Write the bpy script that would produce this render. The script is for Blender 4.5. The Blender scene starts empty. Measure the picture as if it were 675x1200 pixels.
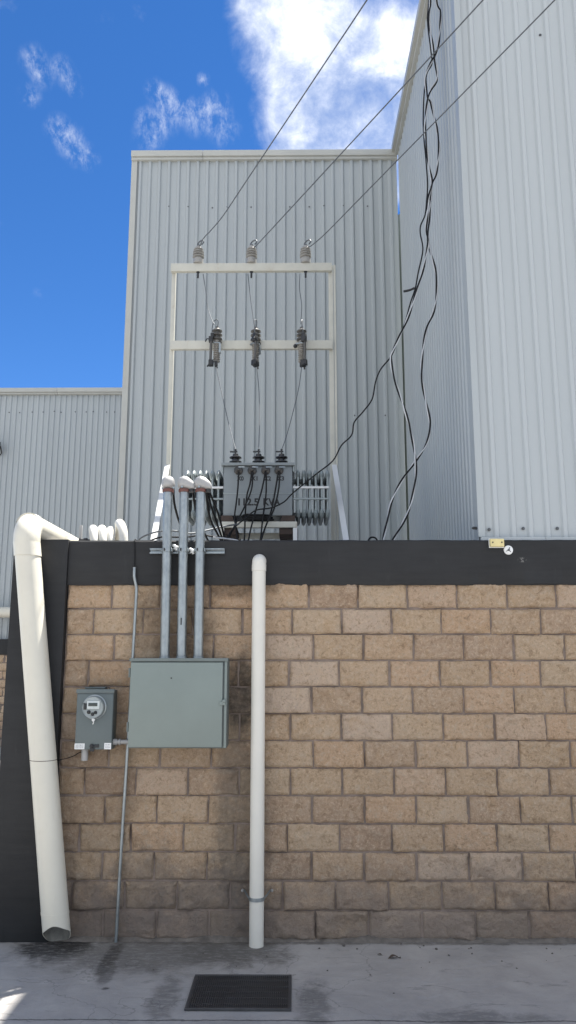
import bpy, bmesh, math, random
from mathutils import Vector, Matrix, Euler, noise

random.seed(11)
S = bpy.context.scene
C = S.collection
PI = math.pi
R = math.radians

# ------------------------------------------------------------------ helpers
def NB():
    return bmesh.new()

def box(bm, x0, x1, y0, y1, z0, z1, bev=0.0, seg=2):
    vs = [bm.verts.new((x, y, z)) for x in (x0, x1) for y in (y0, y1) for z in (z0, z1)]
    idx = ((0, 1, 3, 2), (4, 6, 7, 5), (0, 4, 5, 1), (2, 3, 7, 6), (0, 2, 6, 4), (1, 5, 7, 3))
    fs = [bm.faces.new([vs[i] for i in f]) for f in idx]
    if bev:
        es = {e for f in fs for e in f.edges}
        bmesh.ops.bevel(bm, geom=list(es), offset=bev, segments=seg, affect='EDGES', profile=0.6)
    return vs

def smooth_path(pts, sub=6):
    P = [Vector(p) for p in pts]
    if len(P) < 3 or sub < 2:
        return P
    out = []
    for i in range(len(P) - 1):
        p0 = P[i - 1] if i > 0 else P[i] * 2 - P[i + 1]
        p1, p2 = P[i], P[i + 1]
        p3 = P[i + 2] if i + 2 < len(P) else P[i + 1] * 2 - P[i]
        for k in range(sub):
            t = k / sub
            out.append(0.5 * ((2 * p1) + (p2 - p0) * t + (2 * p0 - 5 * p1 + 4 * p2 - p3) * t * t
                              + (3 * p1 - p0 - 3 * p2 + p3) * t * t * t))
    out.append(P[-1])
    return out

def frames(P):
    n = len(P)
    T = []
    for i in range(n):
        d = P[min(i + 1, n - 1)] - P[max(i - 1, 0)]
        T.append(d.normalized())
    up = Vector((0, 1, 0)) if abs(T[0].y) < 0.9 else Vector((1, 0, 0))
    N = [(up - T[0] * up.dot(T[0])).normalized()]
    for i in range(1, n):
        v = N[-1] - T[i] * N[-1].dot(T[i])
        N.append(v.normalized())
    return T, N

def tube(bm, pts, r, n=10, sub=6, caps=True):
    P = smooth_path(pts, sub)
    T, N = frames(P)
    rings = []
    m = len(P)
    for i in range(m):
        rr = r if not isinstance(r, (list, tuple)) else r[0] + (r[1] - r[0]) * i / (m - 1)
        B = T[i].cross(N[i])
        rings.append([bm.verts.new(P[i] + (N[i] * math.cos(a) + B * math.sin(a)) * rr)
                      for a in [2 * PI * k / n for k in range(n)]])
    for i in range(m - 1):
        for k in range(n):
            bm.faces.new((rings[i][k], rings[i][(k + 1) % n], rings[i + 1][(k + 1) % n], rings[i + 1][k]))
    if caps:
        bm.faces.new(list(reversed(rings[0])))
        bm.faces.new(rings[-1])

def lathe(bm, prof, o=(0, 0, 0), axis='Z', n=20, tilt=None):
    """prof: list of (radius, height)"""
    M = Matrix.Identity(4)
    if axis == 'Y-':
        M = Matrix.Rotation(R(90), 4, 'X')
    elif axis == 'X':
        M = Matrix.Rotation(R(90), 4, 'Y')
    if tilt:
        M = Euler(tilt).to_matrix().to_4x4() @ M
    M = Matrix.Translation(o) @ M
    rings = []
    for (r, h) in prof:
        rings.append([bm.verts.new(M @ Vector((max(r, 1e-4) * math.cos(2 * PI * k / n), max(r, 1e-4) * math.sin(2 * PI * k / n), h)))
                      for k in range(n)])
    for i in range(len(rings) - 1):
        for k in range(n):
            bm.faces.new((rings[i][k], rings[i][(k + 1) % n], rings[i + 1][(k + 1) % n], rings[i + 1][k]))
    bm.faces.new(list(reversed(rings[0])))
    bm.faces.new(rings[-1])

def prism(bm, outline, d0, d1, plane='XZ'):
    """outline in a plane, extruded from d0 to d1 along the third axis"""
    def v(a, b, d):
        return {'XZ': (a, d, b), 'XY': (a, b, d), 'YZ': (d, a, b)}[plane]
    A = [bm.verts.new(v(a, b, d0)) for a, b in outline]
    B = [bm.verts.new(v(a, b, d1)) for a, b in outline]
    n = len(A)
    bm.faces.new(A)
    bm.faces.new(list(reversed(B)))
    for i in range(n):
        bm.faces.new((A[i], B[i], B[(i + 1) % n], A[(i + 1) % n]))

def obj(name, bm, mat, parent=None, label=None, smooth=35):
    bmesh.ops.recalc_face_normals(bm, faces=bm.faces)
    me = bpy.data.meshes.new(name)
    bm.to_mesh(me)
    bm.free()
    if smooth:
        me.polygons.foreach_set('use_smooth', [True] * len(me.polygons))
        me.set_sharp_from_angle(angle=R(smooth))
    o = bpy.data.objects.new(name, me)
    C.objects.link(o)
    for m in (mat if isinstance(mat, (list, tuple)) else [mat]):
        me.materials.append(m)
    if parent:
        o.parent = parent
    if label:
        o['label'] = label
    return o

def tag(o, label, cat, group=None):
    o['label'] = label
    o['category'] = cat
    if group:
        o['group'] = group
    return o

def thing(name, label, cat, loc=(0, 0, 0), group=None):
    o = bpy.data.objects.new(name, None)
    o.empty_display_size = 0.1
    C.objects.link(o)
    o.location = loc
    return tag(o, label, cat, group)

def dup(root, loc, rotz=0.0, label=None):
    r = root.copy()
    C.objects.link(r)
    r.location = loc
    r.rotation_euler = (0, 0, rotz)
    if label:
        r['label'] = label
    for ch in list(root.children):
        c = ch.copy()
        C.objects.link(c)
        c.parent = r
        for g in list(ch.children):
            d = g.copy()
            C.objects.link(d)
            d.parent = c
    return r

def repeat(o, loc, parent=None):
    c = o.copy()
    C.objects.link(c)
    c.location = loc
    if parent:
        c.parent = parent
    return c

# ---------------------------------------------------------------- materials
class NT:
    def __init__(self, name):
        self.m = bpy.data.materials.new(name)
        self.m.use_nodes = True
        self.t = self.m.node_tree
        self.b = self.t.nodes['Principled BSDF']
    def n(self, kind, **kw):
        x = self.t.nodes.new(kind)
        for k, v in kw.items():
            setattr(x, k, v)
        return x
    def l(self, a, b):
        self.t.links.new(a, b)
    def pos(self, scale=(1, 1, 1), loc=(0, 0, 0), objspace=False):
        if objspace:
            src = self.n('ShaderNodeTexCoord').outputs['Object']
        else:
            src = self.n('ShaderNodeNewGeometry').outputs['Position']
        mp = self.n('ShaderNodeMapping')
        mp.inputs['Scale'].default_value = scale
        mp.inputs['Location'].default_value = loc
        self.l(src, mp.inputs['Vector'])
        return mp.outputs['Vector']
    def noise(self, vec, scale, detail=6, rough=0.6, dist=0.0):
        x = self.n('ShaderNodeTexNoise')
        x.inputs['Scale'].default_value = scale
        x.inputs['Detail'].default_value = detail
        x.inputs['Roughness'].default_value = rough
        x.inputs['Distortion'].default_value = dist
        self.l(vec, x.inputs['Vector'])
        return x.outputs['Fac']
    def rng(self, val, a, b, c=0.0, d=1.0, smooth=False):
        x = self.n('ShaderNodeMapRange')
        if smooth:
            x.interpolation_type = 'SMOOTHSTEP'
        for i, v in enumerate((a, b, c, d)):
            x.inputs[1 + i].default_value = v
        self.l(val, x.inputs[0])
        return x.outputs[0]
    def math(self, op, a, b=None):
        x = self.n('ShaderNodeMath', operation=op)
        for i, v in enumerate((a, b)):
            if v is None:
                continue
            if isinstance(v, (int, float)):
                x.inputs[i].default_value = v
            else:
                self.l(v, x.inputs[i])
        return x.outputs[0]
    def mix(self, fac, a, b, mode='MIX'):
        x = self.n('ShaderNodeMix', data_type='RGBA', blend_type=mode)
        ins = (x.inputs['Factor'], x.inputs[6], x.inputs[7])
        for s, v in zip(ins, (fac, a, b)):
            if isinstance(v, (int, float)):
                s.default_value = v
            elif isinstance(v, (tuple, list)):
                s.default_value = (v[0], v[1], v[2], 1)
            else:
                self.l(v, s)
        return x.outputs[2]
    def bump(self, h, strength=0.3, dist=0.01):
        x = self.n('ShaderNodeBump')
        x.inputs['Strength'].default_value = strength
        x.inputs['Distance'].default_value = dist
        self.l(h, x.inputs['Height'])
        self.l(x.outputs['Normal'], self.b.inputs['Normal'])
    def col(self, c):
        self.l(c, self.b.inputs['Base Color'])
    def set(self, rough=0.6, metal=0.0, spec=0.5):
        self.b.inputs['Roughness'].default_value = rough
        self.b.inputs['Metallic'].default_value = metal
        self.b.inputs['Specular IOR Level'].default_value = spec
    # mask around an ellipsoid given in world coordinates, 1 at its centre
    def blob(self, c, r, wob=None, wamt=0.3):
        v = self.pos((1 / r[0], 1 / r[1], 1 / r[2]), (-c[0] / r[0], -c[1] / r[1], -c[2] / r[2]))
        x = self.n('ShaderNodeVectorMath', operation='LENGTH')
        self.l(v, x.inputs[0])
        d = x.outputs['Value']
        if wob is not None:
            d = self.math('ADD', d, self.math('MULTIPLY', self.math('SUBTRACT', wob, 0.5), wamt * 4))
        return self.rng(d, 1.0, 0.45, 0, 1, True)

def paint(name, c, rough=0.5, metal=0.0, var=0.12, scale=6, bump=0.0, bscale=60, dirt=None, dirtamt=0.5, spec=0.5, stretch=(1, 1, 1)):
    n = NT(name)
    n.set(rough, metal, spec)
    v = n.pos(stretch)
    f = n.noise(v, scale, 8, 0.65)
    lo = tuple(x * (1 - var) for x in c)
    hi = tuple(min(1, x * (1 + var)) for x in c)
    col = n.mix(n.rng(f, 0.3, 0.7), lo, hi)
    if dirt:
        g = n.noise(n.pos((1, 1, 0.35)), 9, 10, 0.75, 0.6)
        col = n.mix(n.math('MULTIPLY', n.rng(g, 0.55, 0.75, 0, 1, True), dirtamt), col, dirt)
    n.col(col)
    rr = n.rng(f, 0.3, 0.7, max(0.05, rough - 0.08), min(1, rough + 0.08))
    n.l(rr, n.b.inputs['Roughness'])
    if bump:
        n.bump(n.noise(v, bscale, 6, 0.6), bump, 0.004)
    return n.m

def block_material():
    n = NT('split_face_block')
    n.set(0.93, 0, 0.25)
    v = n.pos()
    tone = n.n('ShaderNodeAttribute', attribute_name='block_tone').outputs['Fac']
    big = n.noise(v, 5.5, 8, 0.7)
    mid = n.noise(v, 17, 8, 0.75, 0.4)
    grain = n.noise(v, 260, 4, 0.7)
    spk = n.noise(v, 120, 5, 0.75)
    rp = n.n('ShaderNodeValToRGB')
    cr = rp.color_ramp
    for p_, c_ in ((0.0, (0.46, 0.318, 0.225)), (0.30, (0.58, 0.415, 0.270)), (0.55, (0.62, 0.465, 0.318)), (0.8, (0.61, 0.405, 0.255)), (1.0, (0.66, 0.51, 0.39))):
        e_ = cr.elements.new(p_) if p_ not in (0.0, 1.0) else cr.elements[0 if p_ == 0.0 else -1]
        e_.color = (*c_, 1)
    n.l(tone, rp.inputs[0])
    base = rp.outputs[0]
    base = n.mix(n.math('MULTIPLY', n.rng(big, 0.48, 0.72, 0, 1, True), 0.55), base, (0.60, 0.40, 0.225))
    base = n.mix(n.math('MULTIPLY', n.rng(mid, 0.48, 0.64, 0, 1, True), 0.65), base, (0.60, 0.485, 0.365))
    base = n.mix(n.math('MULTIPLY', n.rng(mid, 0.47, 0.36, 0, 1, True), 0.75), base, (0.32, 0.215, 0.13))
    base = n.mix(n.math('MULTIPLY', n.rng(grain, 0.50, 0.66), 0.5), base, (0.72, 0.58, 0.44))
    base = n.mix(n.math('MULTIPLY', n.rng(spk, 0.45, 0.34, 0, 1, True), 0.5), base, (0.23, 0.155, 0.10))
    fleck = n.noise(n.pos((1, 1, 1), (3, 1, 7)), 46, 7, 0.8)
    base = n.mix(n.math('MULTIPLY', n.rng(fleck, 0.51, 0.64, 0, 1, True), 0.7), base, (0.76, 0.60, 0.43))
    base = n.mix(n.math('MULTIPLY', n.rng(fleck, 0.46, 0.34, 0, 1, True), 0.6), base, (0.33, 0.23, 0.145))
    # ochre patches, dark damp growth, dusty foot of the wall
    wob = n.noise(v, 4.5, 8, 0.7)
    wob2 = n.noise(v, 22, 6, 0.7)
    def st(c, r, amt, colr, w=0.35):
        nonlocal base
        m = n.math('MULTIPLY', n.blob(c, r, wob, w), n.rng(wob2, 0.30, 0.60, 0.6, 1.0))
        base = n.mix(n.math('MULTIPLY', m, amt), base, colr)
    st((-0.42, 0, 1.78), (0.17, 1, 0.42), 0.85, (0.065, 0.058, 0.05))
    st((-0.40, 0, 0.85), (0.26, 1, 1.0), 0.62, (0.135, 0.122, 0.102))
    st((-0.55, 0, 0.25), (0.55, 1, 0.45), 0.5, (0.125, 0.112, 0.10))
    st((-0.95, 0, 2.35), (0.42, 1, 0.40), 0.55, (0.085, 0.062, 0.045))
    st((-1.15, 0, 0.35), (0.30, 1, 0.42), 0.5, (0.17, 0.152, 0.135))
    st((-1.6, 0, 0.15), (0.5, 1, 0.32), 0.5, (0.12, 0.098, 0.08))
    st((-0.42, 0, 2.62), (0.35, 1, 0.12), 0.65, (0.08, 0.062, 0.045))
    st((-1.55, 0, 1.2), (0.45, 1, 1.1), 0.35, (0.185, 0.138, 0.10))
    sep = n.n('ShaderNodeSeparateXYZ')
    n.l(n.n('ShaderNodeNewGeometry').outputs['Position'], sep.inputs[0])
    foot = n.rng(n.math('ADD', sep.outputs['Z'], n.math('MULTIPLY', n.math('SUBTRACT', wob, 0.5), 1.1)), 0.75, 0.0, 0, 1, True)
    base = n.mix(n.math('MULTIPLY', foot, 0.72), base, (0.24, 0.205, 0.185))
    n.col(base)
    h = n.math('ADD', n.math('MULTIPLY', mid, 1.0), n.math('MULTIPLY', fleck, 0.75))
    h = n.math('ADD', h, n.math('MULTIPLY', spk, 0.4))
    n.bump(h, 1.0, 0.034)
    return n.m

def concrete_material():
    n = NT('stained_concrete')
    n.set(0.88, 0, 0.3)
    v = n.pos()
    a = n.noise(v, 1.6, 10, 0.68, 0.3)
    b = n.noise(n.pos((0.7, 2.0, 1)), 4.5, 10, 0.72, 0.8)
    g = n.noise(v, 190, 4, 0.7)
    c = n.mix(n.rng(a, 0.35, 0.66), (0.262, 0.252, 0.241), (0.375, 0.360, 0.340))
    c = n.mix(n.math('MULTIPLY', n.rng(b, 0.54, 0.68, 0, 1, True), 0.62), c, (0.35, 0.345, 0.335))
    c = n.mix(n.math('MULTIPLY', n.rng(b, 0.44, 0.33, 0, 1, True), 0.55), c, (0.125, 0.124, 0.122))
    c = n.mix(n.math('MULTIPLY', n.rng(g, 0.45, 0.7), 0.25), c, (0.36, 0.355, 0.35))
    wob = n.noise(v, 5, 9, 0.7, 0.5)
    wob2 = n.noise(n.pos((1, 2.4, 1)), 14, 7, 0.75)
    def st(p, r, amt, colr, w=0.4):
        nonlocal c
        m = n.math('MULTIPLY', n.blob(p, r, wob, w), n.rng(wob2, 0.33, 0.52, 0.25, 1.0))
        c = n.mix(n.math('MULTIPLY', m, amt), c, colr)
    st((-0.34, -0.90, 0), (0.52, 0.43, 1), 0.7, (0.32, 0.32, 0.315), 0.16)
    st((-1.05, -0.30, 0), (1.15, 0.40, 1), 0.8, (0.115, 0.109, 0.099), 0.35)
    st((-0.45, -0.15, 0), (0.5, 0.42, 1), 0.72, (0.10, 0.094, 0.085))
    st((-1.29, -0.32, 0), (0.075, 0.42, 1), 0.8, (0.045, 0.041, 0.037), 0.22)
    st((-1.24, -0.62, 0), (0.06, 0.25, 1), 0.6, (0.05, 0.046, 0.042), 0.3)
    st((-1.20, -0.84, 0), (0.04, 0.035, 1), 0.85, (0.03, 0.027, 0.024), 0.5)
    st((0.12, -1.05, 0), (0.14, 0.42, 1), 0.65, (0.09, 0.087, 0.084), 0.45)
    st((-0.80, -1.0, 0), (0.12, 0.40, 1), 0.6, (0.095, 0.092, 0.088), 0.45)
    st((1.0, -1.22, 0), (0.55, 0.12, 1), 0.6, (0.10, 0.10, 0.102), 0.5)
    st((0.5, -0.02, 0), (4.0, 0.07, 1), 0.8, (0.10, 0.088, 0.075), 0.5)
    st((-1.75, -0.15, 0), (0.35, 0.3, 1), 0.9, (0.03, 0.028, 0.026), 0.25)
    vo = n.n('ShaderNodeTexVoronoi', feature='DISTANCE_TO_EDGE')
    vo.inputs['Scale'].default_value = 0.55
    wv = n.n('ShaderNodeVectorMath', operation='ADD')
    nz_ = n.n('ShaderNodeTexNoise')
    nz_.inputs['Scale'].default_value = 2.5
    nz_.inputs['Detail'].default_value = 8
    n.l(v, nz_.inputs['Vector'])
    n.l(v, wv.inputs[0]); n.l(nz_.outputs['Color'], wv.inputs[1])
    n.l(wv.outputs[0], vo.inputs['Vector'])
    ck = n.rng(vo.outputs['Distance'], 0.0042, 0.0012)
    c = n.mix(n.math('MULTIPLY', ck, 0.35), c, (0.07, 0.067, 0.063))
    gsp = n.noise(v, 75, 3, 0.6)
    c = n.mix(n.math('MULTIPLY', n.rng(gsp, 0.66, 0.74), 0.6), c, (0.10, 0.095, 0.088))
    c = n.mix(n.math('MULTIPLY', n.rng(gsp, 0.32, 0.26), 0.5), c, (0.42, 0.41, 0.40))
    # hairline joint running along the wall
    sep = n.n('ShaderNodeSeparateXYZ')
    n.l(n.n('ShaderNodeNewGeometry').outputs['Position'], sep.inputs[0])
    j = n.math('ADD', sep.outputs['Y'], n.math('MULTIPLY', n.math('SUBTRACT', n.noise(v, 3.0, 8, 0.7), 0.5), 0.09))
    j = n.math('ABSOLUTE', n.math('ADD', j, 1.27))
    jm = n.rng(j, 0.010, 0.003)
    c = n.mix(n.math('MULTIPLY', jm, 0.75), c, (0.04, 0.038, 0.036))
    n.col(c)
    h = n.math('ADD', n.math('MULTIPLY', b, 1.0), n.math('MULTIPLY', g, 0.22))
    h = n.math('SUBTRACT', h, n.math('MULTIPLY', jm, 0.4))
    n.bump(h, 0.45, 0.02)
    rr = n.rng(wob, 0.3, 0.7, 0.72, 0.95)
    n.l(rr, n.b.inputs['Roughness'])
    return n.m

def band_material():
    n = NT('charcoal_render')
    n.set(0.62, 0, 0.4)
    v = n.pos()
    a = n.noise(v, 2.2, 8, 0.65)
    b = n.noise(n.pos((1, 1, 0.25)), 10, 10, 0.75, 0.6)
    c = n.mix(n.rng(a, 0.3, 0.7), (0.0115, 0.0118, 0.0126), (0.0190, 0.0196, 0.0208))
    c = n.mix(n.math('MULTIPLY', n.rng(b, 0.56, 0.74, 0, 1, True), 0.3), c, (0.045, 0.045, 0.046))
    w = n.noise(v, 40, 6, 0.7)
    m = n.math('MULTIPLY', n.blob((1.835, 0, 2.835), (0.05, 0.3, 0.03), w, 0.5), n.rng(w, 0.5, 0.6))
    c = n.mix(n.math('MULTIPLY', m, 0.8), c, (0.34, 0.33, 0.31))
    n.col(c)
    roll = n.noise(n.pos((0.5, 1, 5)), 5, 8, 0.7)
    n.bump(n.math('ADD', n.noise(v, 90, 5, 0.7), n.math('MULTIPLY', n.math('ADD', n.noise(v, 7, 5, 0.6), roll), 2.0)), 0.13, 0.006)
    n.l(n.rng(roll, 0.35, 0.65, 0.58, 0.70), n.b.inputs['Roughness'])
    return n.m

def sheet_material(name, c, var=0.05):
    n = NT(name)
    n.set(0.42, 0.0, 0.5)
    v = n.pos((1, 1, 0.12))
    a = n.noise(v, 1.6, 4, 0.55)
    b = n.noise(n.pos((1, 1, 0.10)), 7, 8, 0.7)
    lo = tuple(x * (1 - var) for x in c)
    hi = tuple(x * (1 + var) for x in c)
    k = n.mix(n.rng(a, 0.3, 0.7), lo, hi)
    k = n.mix(n.math('MULTIPLY', n.rng(b, 0.55, 0.8, 0, 1, True), 0.10), k, tuple(x * 0.75 for x in c))
    n.col(k)
    n.l(n.rng(a, 0.3, 0.7, 0.36, 0.55), n.b.inputs['Roughness'])
    n.bump(n.noise(n.pos((1, 1, 0.3)), 2.2, 3, 0.5), 0.10, 0.03)
    return n.m

M_BLOCK = block_material()
M_CONC = concrete_material()
M_BAND = band_material()
M_SHEET = sheet_material('ribbed_sheet_paint', (0.350, 0.380, 0.388))
M_SHEETR = sheet_material('ribbed_sheet_lit', (0.385, 0.415, 0.425), 0.03)  # same sheet, paler tone paints in the stronger light on the right front
M_TRIM = paint('sheet_trim_paint', (0.40, 0.405, 0.375), 0.45, 0, 0.06, 3)
M_MORTAR = paint('mortar', (0.19, 0.15, 0.125), 0.95, 0, 0.35, 9, 0.6, 120)
M_RUBBLE = paint('mortar_droppings', (0.13, 0.115, 0.10), 0.95, 0, 0.4, 12, 0.8, 90)
M_PVC = paint('white_pvc', (0.60, 0.575, 0.49), 0.38, 0, 0.04, 4, 0.04, 40, (0.42, 0.37, 0.28), 0.35)
M_PVCW = paint('bright_pvc', (0.64, 0.62, 0.555), 0.35, 0, 0.04, 4, 0, 40, (0.5, 0.48, 0.44), 0.2)
M_GALV = paint('galvanised_steel', (0.29, 0.32, 0.33), 0.40, 0.75, 0.22, 28, 0.06, 60, (0.33, 0.36, 0.37), 0.5, stretch=(1, 1, 0.5))
M_CAB = paint('cabinet_grey_green', (0.190, 0.226, 0.208), 0.42, 0, 0.06, 3, 0.05, 30, (0.15, 0.175, 0.165), 0.35)
M_CABD = paint('cabinet_dark_edge', (0.13, 0.155, 0.150), 0.5, 0, 0.12, 6)
M_METER = paint('meter_box_grey', (0.100, 0.125, 0.127), 0.42, 0, 0.08, 4, 0.04, 30, (0.07, 0.085, 0.085), 0.35)
M_DKSTEEL = paint('dark_steel', (0.035, 0.036, 0.038), 0.5, 0.4, 0.25, 20)
M_BLACK = paint('black_rubber', (0.016, 0.0165, 0.018), 0.5, 0, 0.2, 20)
M_INS = paint('black_cable_jacket', (0.009, 0.0095, 0.0105), 0.6, 0, 0.2, 20, spec=0.2)
M_ALU = paint('bare_aluminium_strand', (0.48, 0.49, 0.495), 0.4, 0.35, 0.12, 30)
M_WIRE = paint('weathered_conductor', (0.105, 0.115, 0.125), 0.5, 0.4, 0.2, 20)
M_FRAME = paint('cream_frame_paint', (0.46, 0.455, 0.40), 0.5, 0, 0.08, 5, 0.05, 40, (0.27, 0.17, 0.09), 0.45)
M_BRACE = paint('white_brace_paint', (0.56, 0.57, 0.57), 0.45, 0, 0.05, 5)
M_TANK = paint('transformer_grey', (0.175, 0.198, 0.208), 0.40, 0, 0.07, 3, 0.05, 40, (0.17, 0.18, 0.18), 0.4)
M_FIN = paint('radiator_grey', (0.23, 0.265, 0.27), 0.45, 0, 0.12, 6)
M_PORC = paint('dark_porcelain', (0.020, 0.019, 0.019), 0.25, 0, 0.25, 12)
M_PORCG = paint('grey_porcelain', (0.23, 0.22, 0.20), 0.30, 0, 0.2, 18)
M_PORCL = paint('light_grey_porcelain', (0.27, 0.265, 0.25), 0.32, 0, 0.2, 18)
M_PORCD = paint('weathered_dark_porcelain', (0.075, 0.072, 0.066), 0.32, 0, 0.2, 18)
M_LETTER = paint('black_lettering', (0.012, 0.012, 0.013), 0.6, 0, 0.1, 10)
M_RUST = paint('rusty_timber', (0.048, 0.034, 0.028), 0.85, 0, 0.35, 14, 0.4, 60)
M_GASKET = paint('rust_red_gasket', (0.13, 0.055, 0.045), 0.7, 0, 0.25, 25)
M_CAST = paint('cast_aluminium', (0.34, 0.338, 0.33), 0.5, 0.1, 0.08, 15, 0.15, 80)
M_LABEL = paint('white_label', (0.74, 0.75, 0.74), 0.5, 0, 0.06, 40)
M_PRINT = paint('grey_print', (0.30, 0.31, 0.32), 0.6, 0, 0.3, 80)
M_LCD = paint('lcd_screen', (0.055, 0.062, 0.055), 0.25, 0, 0.1, 10)
M_YEL = paint('pale_yellow_plastic', (0.66, 0.56, 0.27), 0.45, 0, 0.12, 18, 0, 40, (0.7, 0.66, 0.5), 0.6)
M_MFACE = paint('meter_face', (0.42, 0.44, 0.44), 0.35, 0, 0.1, 20)
M_GRATE = paint('cast_iron_grate', (0.058, 0.058, 0.060), 0.55, 0.3, 0.3, 14, 0.2, 90, (0.09, 0.085, 0.08), 0.6)
M_STONE = paint('pebble_grey', (0.10, 0.09, 0.08), 0.9, 0, 0.4, 20)
M_LEAF = paint('dry_leaf_brown', (0.07, 0.05, 0.035), 0.85, 0, 0.3, 30)
M_SLAB = paint('roof_slab_concrete', (0.30, 0.29, 0.275), 0.9, 0, 0.2, 4, 0.3, 60)
M_SCREW = paint('screw_head', (0.10, 0.105, 0.11), 0.5, 0.5, 0.15, 20)

def glass_material():
    n = NT('meter_glass')
    n.b.inputs['Base Color'].default_value = (0.9, 0.95, 0.95, 1)
    n.b.inputs['Roughness'].default_value = 0.05
    n.b.inputs['Transmission Weight'].default_value = 1.0
    n.b.inputs['IOR'].default_value = 1.2
    return n.m
M_GLASS = glass_material()

# ------------------------------------------------------------------- ground
bm = NB()
xs = [-220, -60, -20, -8, -3, 0, 3, 8, 20, 60, 220]
g = {}
for i, x in enumerate(xs):
    for j, y in enumerate(xs):
        g[i, j] = bm.verts.new((x, y, 0))
for i in range(len(xs) - 1):
    for j in range(len(xs) - 1):
        bm.faces.new((g[i, j], g[i + 1, j], g[i + 1, j + 1], g[i, j + 1]))
o = obj('ground', bm, M_CONC, smooth=0)
o['kind'] = 'structure'

bm = NB()
box(bm, -2.2, 1.50, 0.205, 3.96, 2.80, 2.97)
o = obj('roof_slab', bm, M_SLAB, smooth=0)
o['kind'] = 'structure'

# ----------------------------------------------------------- masonry builder
PHASE = (.155, -.09, .13, -.05, .14, -.03, .15, -.03, .135, -.04, .15, -.015, .122)
def masonry(x0, x1, z0, courses, ch, pitch, phase, yf, nx=32, ny=16, seed=1):
    """split-face blocks, each a pillowed and chipped front with its own tone, on a recessed mortar bed"""
    rnd = random.Random(seed)
    bm = NB()
    lay = bm.loops.layers.float_color.new('block_tone')
    for r in range(courses):
        zb, zt = z0 + r * ch, z0 + (r + 1) * ch
        off = phase + PHASE[r % 13] + rnd.uniform(-.004, .004)
        k0 = math.floor((x0 - off) / pitch) - 1
        k = k0
        while True:
            a, b = off + k * pitch, off + (k + 1) * pitch
            k += 1
            if a >= x1 - 0.02:
                break
            if b <= x0 + 0.03:
                continue
            a, b = max(a, x0), min(b, x1)
            ja, jb = rnd.uniform(.003, .0095), rnd.uniform(.003, .0095)
            jz0, jz1 = rnd.uniform(.003, .006), rnd.uniform(.003, .006)
            a += ja; b -= jb
            c0, c1 = zb + jz0 + rnd.uniform(-.001, .001), zt - jz1
            if b - a < 0.03:
                continue
            sd = rnd.uniform(0, 200)
            base = rnd.uniform(-.006, .006)
            tx, tz = rnd.uniform(-.02, .02), rnd.uniform(-.03, .03)
            tone = rnd.random()
            amp = rnd.uniform(.016, .036)
            n1 = max(5, int(nx * (b - a) / pitch))
            gr = []
            rc = [rnd.uniform(.006, .016) for _ in range(4)]
            for i in range(n1 + 1):
                row = []
                for j in range(ny + 1):
                    u, w = i / n1, j / ny
                    # more samples by the edges
                    u = 0.5 - 0.5 * math.cos(PI * u) if n1 > 6 else u
                    w = 0.5 - 0.5 * math.cos(PI * w)
                    x, z = a + (b - a) * u, c0 + (c1 - c0) * w
                    ed = min(x - a, b - x, z - c0, c1 - z)
                    fall = math.exp(-max(ed, 0) / 0.0075)
                    nz = noise.fractal(Vector((x * 7 + sd, z * 7, sd)), 0.9, 2.1, 5)
                    fc = noise.noise(Vector((x * 4.5 + sd * 1.7, z * 6.0, 3.1))) * 1.1
                    # split facets: quantised ridge gives the chipped look
                    rg = abs(noise.noise(Vector((x * 11 + z * 5 + sd, z * 9 - x * 3, 7.7))))
                    y = yf + base + (u - .5) * tx + (w - .5) * tz - amp * (0.62 * nz + 0.7 * fc - 0.7 * rg) - 0.012 * noise.noise(Vector((x * 30, z * 34, sd))) + 0.009 * abs(noise.noise(Vector((x * 19 - z * 9, z * 21 + x * 6, sd + 4)))) - 0.003
                    y = max(min(y, yf + 0.005), yf - 0.042)
                    y += fall * 0.020
                    # ragged outline
                    if ed < 1e-6:
                        wob = noise.noise(Vector((x * 26, z * 26, sd))) * 0.0045 + noise.noise(Vector((x * 8, z * 8, sd + 2))) * 0.0045
                        if i in (0, n1):
                            x += wob
                        if j in (0, ny):
                            z += wob
                        # rounded corners
                        if i in (0, n1) and j in (0, ny):
                            q = rc[(i > 0) * 2 + (j > 0)] * 0.45
                            x += q if i == 0 else -q
                            z += q if j == 0 else -q
                    row.append(bm.verts.new((x, y, z)))
                gr.append(row)
            # skirt back into the wall
            fs = []
            for i in range(n1):
                for j in range(ny):
                    fs.append(bm.faces.new((gr[i][j], gr[i + 1][j], gr[i + 1][j + 1], gr[i][j + 1])))
            loop = [gr[i][0] for i in range(n1 + 1)] + [gr[n1][j] for j in range(1, ny + 1)] \
                + [gr[i][ny] for i in range(n1 - 1, -1, -1)] + [gr[0][j] for j in range(ny - 1, 0, -1)]
            back = [bm.verts.new((v.co.x, yf + 0.06, v.co.z)) for v in loop]
            for i in range(len(loop)):
                q = (i + 1) % len(loop)
                fs.append(bm.faces.new((loop[i], back[i], back[q], loop[q])))
            for f in fs:
                for l in f.loops:
                    l[lay] = (tone, tone, tone, 1)
    # mortar bed, a little uneven
    mx = int((x1 - x0) / 0.03)
    mz = int(courses * ch / 0.02)
    gg = [[bm.verts.new((x0 + (x1 - x0) * i / mx,
                         yf + 0.019 + 0.005 * noise.fractal(Vector((i * .33, j * .21, 5)), 1, 2, 3),
                         z0 + courses * ch * j / mz)) for j in range(mz + 1)] for i in range(mx + 1)]
    for i in range(mx):
        for j in range(mz):
            f = bm.faces.new((gg[i][j], gg[i + 1][j], gg[i + 1][j + 1], gg[i][j + 1]))
            f.material_index = 1
    return bm

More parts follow.
